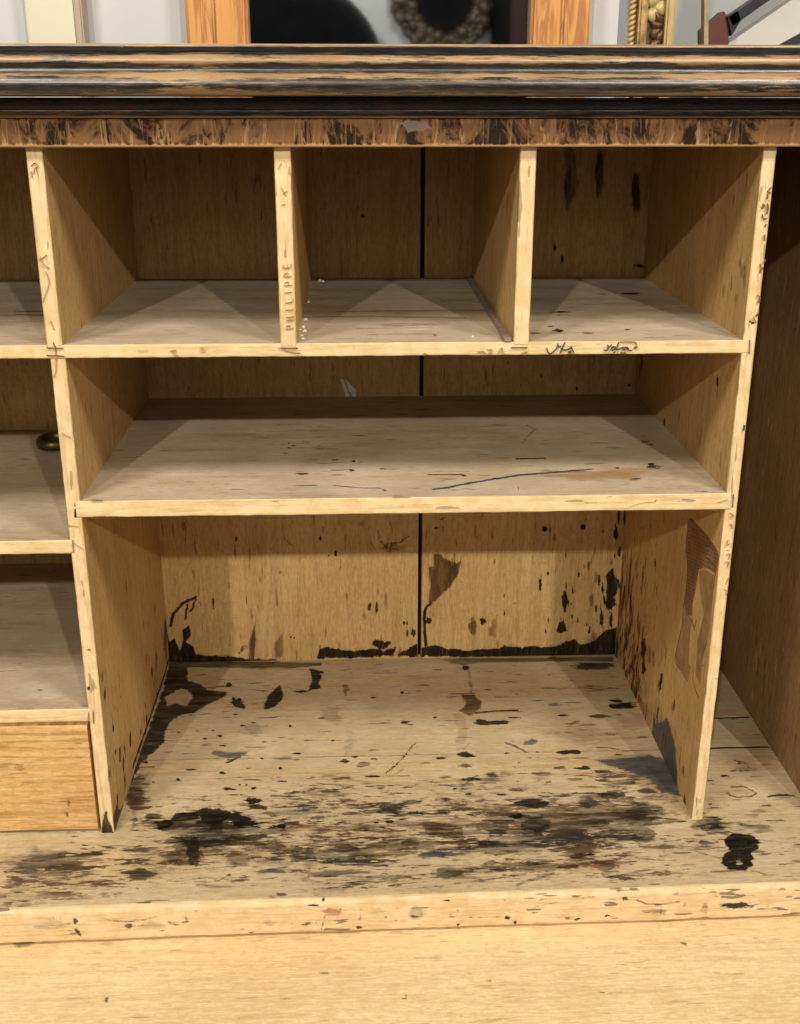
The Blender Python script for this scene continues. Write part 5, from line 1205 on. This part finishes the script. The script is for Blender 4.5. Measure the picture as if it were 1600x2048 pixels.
RESID=[[[0.0959, 0.207], [0.0667, 0.2065], [0.0679, 0.1825], [0.0648, 0.156], [0.0543, 0.1571], [0.0605, 0.1367], [0.0842, 0.1354], [0.1048, 0.1337], [0.1117, 0.1394], [0.1048, 0.164], [0.0987, 0.1865]], [[0.0585, 0.2674], [0.0415, 0.2768], [0.0084, 0.2829], [0.0086, 0.2645], [0.0081, 0.2337], [0.0122, 0.2064], [0.0204, 0.1806], [0.0183, 0.1533], [0.0371, 0.1585], [0.0422, 0.1955], [0.0349, 0.2153], [0.0299, 0.2306], [0.0484, 0.2464]]]
SCRAP=[[[0.2427, 0.3981], [0.2465, 0.3976], [0.2497, 0.3896], [0.2515, 0.3835], [0.255, 0.3741], [0.2495, 0.3732], [0.2468, 0.3823]], [[0.2477, 0.3981], [0.2552, 0.3912], [0.2625, 0.3834], [0.2619, 0.374], [0.2581, 0.3746], [0.2534, 0.3822], [0.2516, 0.3908]]]
NAILS=[[0.5122, 0.1909], [0.5634, 0.193]]
RING=(-0.1022,0.3120,0.3351)
CRUMBS=[[0.2206, 0.3613, 0.0028], [0.2243, 0.3573, 0.0022], [0.2121, 0.2151, 0.0016], [0.2133, 0.1137, 0.002], [0.2124, 0.075, 0.0018], [0.2146, 0.0552, 0.0022], [0.2127, 0.0339, 0.0015], [0.2142, 0.02, 0.0014], [0.2096, 0.0627, 0.0012], [0.3719, 0.0237, 0.0012]]

# ------------------------------------------------------------------ small parts
def nail(x,z):
    bm=bmesh.new(); bmesh.ops.create_uvsphere(bm,u_segments=14,v_segments=8,radius=.0034)
    for v in bm.verts: v.co.y*=.55
    bmesh.ops.create_cone(bm,segments=10,radius1=.0013,radius2=.0013,depth=.008,matrix=Matrix.Translation((0,.004,0))@Matrix.Rotation(math.pi/2,4,'X'),cap_ends=True)
    me=bpy.data.meshes.new('nail'); bm.to_mesh(me); bm.free(); me.materials.append(M['nail'])
    o=bpy.data.objects.new('nail',me); o.location=(x,D-.003,z); o.parent=desk; COL.objects.link(o)
for x,z in NAILS: nail(x,z)
# paper scrap on the back board
def flat_poly(name,ax,val,pts,thick,mat,parent):
    bm=bmesh.new(); o2=[k for k in range(3) if k!=ax]; vs=[]
    for p in pts:
        v=[0,0,0]; v[o2[0]],v[o2[1]]=p; v[ax]=val; vs.append(bm.verts.new(v))
    f=bm.faces.new(vs); r=bmesh.ops.extrude_face_region(bm,geom=[f])
    for e in r['geom']:
        if isinstance(e,bmesh.types.BMVert): e.co[ax]+=thick
    bmesh.ops.triangulate(bm,faces=bm.faces[:]); bmesh.ops.recalc_face_normals(bm,faces=bm.faces[:])
    me=bpy.data.meshes.new(name); bm.to_mesh(me); bm.free(); me.materials.append(mat)
    o=bpy.data.objects.new(name,me); COL.objects.link(o); o.parent=parent; return o
for pts in SCRAP: flat_poly('paper_scrap',1,D-.0001,pts,-.0004,M['paper'],desk)
lb=flat_poly('torn_label',0,.62+.00005,LABEL,-.00035,M['label'],desk); lb['label']='torn brown printed label glued to the right divider'
for pts in RESID: flat_poly('glue_residue',0,.62+.00005,pts,-.00015,M['label_bare'],desk)
# loose things on the shelves
st=root('wood_strip','thin loose grey wood strip lying against the foot of the right top partition','wood strip',(.4015,.18,z1t))
box('lath',(-.0032,-.181,.0003),(.0038,.19,.0036),M['strip'],st,.0005)
bm=bmesh.new()
R_,r_=.019,.0045
ring=[[Vector(((R_+r_*math.cos(b))*math.cos(a),(R_*1.05+r_*math.cos(b))*math.sin(a),r_*1.5*math.sin(b)+.006)) for b in np.linspace(0,2*math.pi,9)[:-1]] for a in np.linspace(0,2*math.pi,33)[:-1]]
vv=[[bm.verts.new(v) for v in r] for r in ring]
for i in range(32):
    for j in range(8): bm.faces.new((vv[i][j],vv[(i+1)%32][j],vv[(i+1)%32][(j+1)%8],vv[i][(j+1)%8])).smooth=True
me=bpy.data.meshes.new('brass_ring'); bm.to_mesh(me); bm.free(); me.materials.append(M['brass'])
o=bpy.data.objects.new('brass_ring',me); COL.objects.link(o); o.location=RING; o['label']='small tarnished brass ring lying on the upper left shelf, half hidden by the divider'; o['category']='ring'
# crumbs
vs=[];fs=[]
for (x,y,s) in CRUMBS:
    b=len(vs)
    for dx,dy,dz in ((-1,-.6,0),(1,-.5,0),(.8,.7,0),(-.7,.8,0),(-.3,-.2,1.1),(.5,.3,.8)):
        vs.append((x+dx*s*random.uniform(.7,1.3),y+dy*s,z1t+.0001+dz*s))
    fs+=[(b,b+1,b+5,b+4),(b+1,b+2,b+5),(b+2,b+3,b+4,b+5),(b+3,b,b+4),(b,b+3,b+2,b+1)]
o=mesh_obj('plaster_crumbs',vs,fs,M['crumb'],None,False); o['kind']='stuff'; o['label']='tiny white crumbs scattered in the middle top pigeonhole'; o['category']='crumbs'
WEND=0.6202
BX0,BX1=-0.1579,-0.0943
MZ0=0.7000
MFX=(0.0476,0.1283,0.4976,0.5754)
GX=(0.6304,0.6934)
PERSON_SHAPE=(-0.1252,1.1243,1.3923)
OV=(0.9086,1.4552,0.3162,0.4200)
CABX=1.2513
# ---- the room
def struct(o,label=None): 
    o['kind']='structure'
    return o
WY=.62
struct(box('wall_back',(-2.2,WY,-.72),(WEND,WY+.08,2.9),M['wall'],None,0))
struct(box('wall_behind_stairs',(WEND-.3,1.55,-.72),(3.2,1.63,2.9),M['wall'],None,0))
struct(box('floor',(-4,-6.6,-.76),(4.5,2.2,-.72),M['floorboards'],None,0))
struct(box('wall_front',(-4,-6.6,-.72),(4.5,-6.5,2.9),M['farwall'],None,0))
# cream board on the wall
cb=root('cream_door_board','cream painted door board on the white wall at far left above the desk','door board',(0,WY,-.7))
box('board',(BX0,-.03,.0),(BX1,-.0005,2.7),M['cream'],cb,.002); box('shade_line_strip',(BX1+.0005,-.036,0),(BX1+.010,-.0005,2.7),M['board_shade'],cb,.002)  # tan strip puts the shade line beside the board into colour
# mirror in pine frame
mr=root('pine_mirror','large dark mirror in an orange pine frame on the wall behind the desk','mirror',(0,WY,MZ0))
MH=1.5
fx0,fx1,fx2,fx3=MFX
def stile(x0,x1,flip):
    box('frame_stile',(x0,-.035,0),(x1,-.001,MH),M['frame'],mr,.004)
    xm=x0+.038 if not flip else x1-.038
    box('frame_bead',(min(xm,x0 if not flip else x1)+(0.001 if not flip else 0),-.042,.001),(max(xm,x0 if not flip else x1)-(0 if not flip else .001),-.0352,MH-.001),M['frame'],mr,.003)
stile(fx0,fx1,False); stile(fx2,fx3,True)
box('frame_rail',(fx0,-.034,-.09),(fx3,-.001,-.0005),M['frame'],mr,.004); box('frame_rail',(fx0,-.034,MH+.0005),(fx3,-.001,MH+.09),M['frame'],mr,.004)
box('glass',(fx1-.004,-.016,-.004),(fx2+.004,-.006,MH+.004),M['mirror'],mr,0)
# gilt frame
gf=root('gilt_frame','ornate gilt picture frame with beads and brown leaf carving, right of the pine mirror','picture frame',(0,WY-.0,MZ0-.3))
def gbox(n,a,b,y,m,bev=.003): return box(n,(a,y,0),(b,-.001,1.7),m,gf,bev)
g0,g1=GX; gw=g1-g0
gbox('outer_rail',g0+.17*gw,g0+.36*gw,-.030,M['gilt']); gbox('cove',g0+.36*gw+.0005,g0+.72*gw,-.018,M['giltdark'],.001); gbox('inner_rail',g0+.72*gw+.0005,g0+.93*gw,-.034,M['giltrail'])
def beads(x,r,pitch,m,n,y,tilt=.5):
    me=None
    for k in range(n):
        if me is None:
            bm=bmesh.new(); bmesh.ops.create_uvsphere(bm,u_segments=10,v_segments=6,radius=r)
            for v in bm.verts: v.co.z*=.62; v.co.z+=v.co.x*tilt
            for f in bm.faces: f.smooth=True
            me=bpy.data.meshes.new('bead'); bm.to_mesh(me); bm.free(); me.materials.append(m)
        o=bpy.data.objects.new('bead',me); COL.objects.link(o); o.parent=gf; o.location=(x,y,.28+k*pitch)
beads(g0+.085*gw,.0058,.0066,M['giltrail'],76,-.014); beads(g0+.965*gw,.0028,.0055,M['giltrail'],60,-.012,0)
def leaves():
    r=random.Random(3); me=None
    for k in range(70):
        if k%7==0:
            bm=bmesh.new(); bmesh.ops.create_uvsphere(bm,u_segments=10,v_segments=7,radius=1)
            sx,sz=r.uniform(.005,.009),r.uniform(.008,.014)
            for v in bm.verts:
                t=v.co.z; v.co.x=v.co.x*sx*(1-.5*t)+.004*t*t; v.co.y*=.006; v.co.z*=sz
            for f in bm.faces: f.smooth=True
            me=bpy.data.meshes.new('leaf'); bm.to_mesh(me); bm.free(); me.materials.append(M['giltrail'] if k%3==0 else M['giltdark'])
        o=bpy.data.objects.new('carved_leaf',me); COL.objects.link(o); o.parent=gf
        o.location=(g0+(.45+.2*r.random())*gw,-.021,.28+k*.0075); o.rotation_euler=(r.uniform(-.3,.3),r.uniform(-1.2,1.2),0)
leaves()
# staircase seen past the wall
sr=root('staircase','white sloping stair string with dark handrail and red-brown newel at the top right','staircase',(0,1.3,-.7))
def slab(n,pts,y0,y1,m):
    vs=[(x,y0,z) for x,z in pts]+[(x,y1,z) for x,z in pts]; k=len(pts)
    mesh_obj(n,vs,[tuple(range(k)),tuple(range(k,2*k))[::-1]]+[(i,(i+1)%k,(i+1)%k+k,i+k) for i in range(k)],m,sr,False)
slab('stair_string',[(0.9137, 1.4801), (0.9867, 1.5294), (1.1299, 1.6259), (1.372, 1.7868), (1.3856, 1.7079), (1.1388, 1.5562), (1.0475, 1.5072), (0.9745, 1.4577)],.0,.05,M['white_trim'])
slab('handrail',[(0.9613, 1.5706), (1.1924, 1.7278), (1.1948, 1.7111), (0.9706, 1.5549)],-.06,-.02,M['rod'])
slab('newel_block',[(0.919, 1.5495), (0.9545, 1.5811), (0.9644, 1.5689), (0.9688, 1.5249), (0.9559, 1.4981), (0.9238, 1.4981)],-.05,-.01,M['redbrown'])
slab('gold_edge',[(0.9167, 1.4257), (0.8855, 1.7714), (0.8929, 1.7715), (0.9246, 1.4257)],-.1,-.08,M['giltrail'])
slab('bracket',[(0.9592, 1.5724), (0.9766, 1.5812), (0.9849, 1.5655), (0.9703, 1.539)],-.06,-.02,M['rod'])

# things the mirror reflects, standing at the far end of the shop
def rounded_stand_in(name,xc,w,z0,zt,y,m,label,cat):
    r=root(name,label,cat,(xc,y,-.72)); vs=[];fs=[]
    n=24; P=[(-w/2,0)]+[(-w/2*math.cos(a),zt+.72-.60+.60*math.sin(a)) for a in np.linspace(0,math.pi,n)]+[(w/2,0)]
    for y_ in (-.06,.06):
        for p in P: vs.append((p[0],y_,p[1]))
    k=len(P); fs=[tuple(range(k))[::-1],tuple(range(k,2*k))]+[(i,(i+1)%k,(i+1)%k+k,i+k) for i in range(k)]
    b=mesh_obj('stand_in_dome',vs,fs,m,r,False); box('stand_in_base',(-w/2,.06,.2),(w/2,.6,.5),m,r,.02); return r
rounded_stand_in('person_stand_in',-.475,1.868,0,1.55,-6.2,M['black'],'stand-in for the person behind the camera, a round-backed black settee, seen only as a dark shape in the pine mirror','silhouette')  # added dark shape standing in for the person behind the camera
orr=root('ornate_mirror','dark bronze ornate oval mirror on the far wall, seen only in the mirror','mirror',(OV[0],-6.49,OV[1]))
bm=bmesh.new(); a_,b_=OV[2],OV[3]
r=random.Random(5)
for k in range(150):
    t=k/150*2*math.pi
    for q in range(3):
        s=bmesh.ops.create_icosphere(bm,subdivisions=2,radius=r.uniform(.015,.05),matrix=Matrix.Translation(((a_-.06+q*.045+r.uniform(-.02,.02))*math.cos(t),r.uniform(.0,.05),(b_-.06+q*.045+r.uniform(-.02,.02))*math.sin(t))))
me=bpy.data.meshes.new('carved_surround'); bm.to_mesh(me); bm.free(); me.materials.append(M['bronze']); o=bpy.data.objects.new('carved_surround',me); COL.objects.link(o); o.parent=orr
bm=bmesh.new(); bmesh.ops.create_cone(bm,segments=40,radius1=1,radius2=1,depth=.02,cap_ends=True,matrix=Matrix.Rotation(math.pi/2,4,'X'))
for v in bm.verts: v.co.x*=a_-.06; v.co.z*=b_-.06
me=bpy.data.meshes.new('dark_glass'); bm.to_mesh(me); bm.free(); me.materials.append(M['black']); o=bpy.data.objects.new('dark_glass',me); COL.objects.link(o); o.parent=orr; o.location=(0,.02,0)
cbn=root('dark_cabinet','tall black cabinet with a dull red panel, seen only in the pine mirror','cabinet',(CABX,-6.3,-.72))
box('carcass',(0,-.18,0),(.9,.1,2.4),M['black'],cbn,.01); box('red_panel',(.10,.101,1.55),(.22,.115,2.1),M['darkred'],cbn,.004)
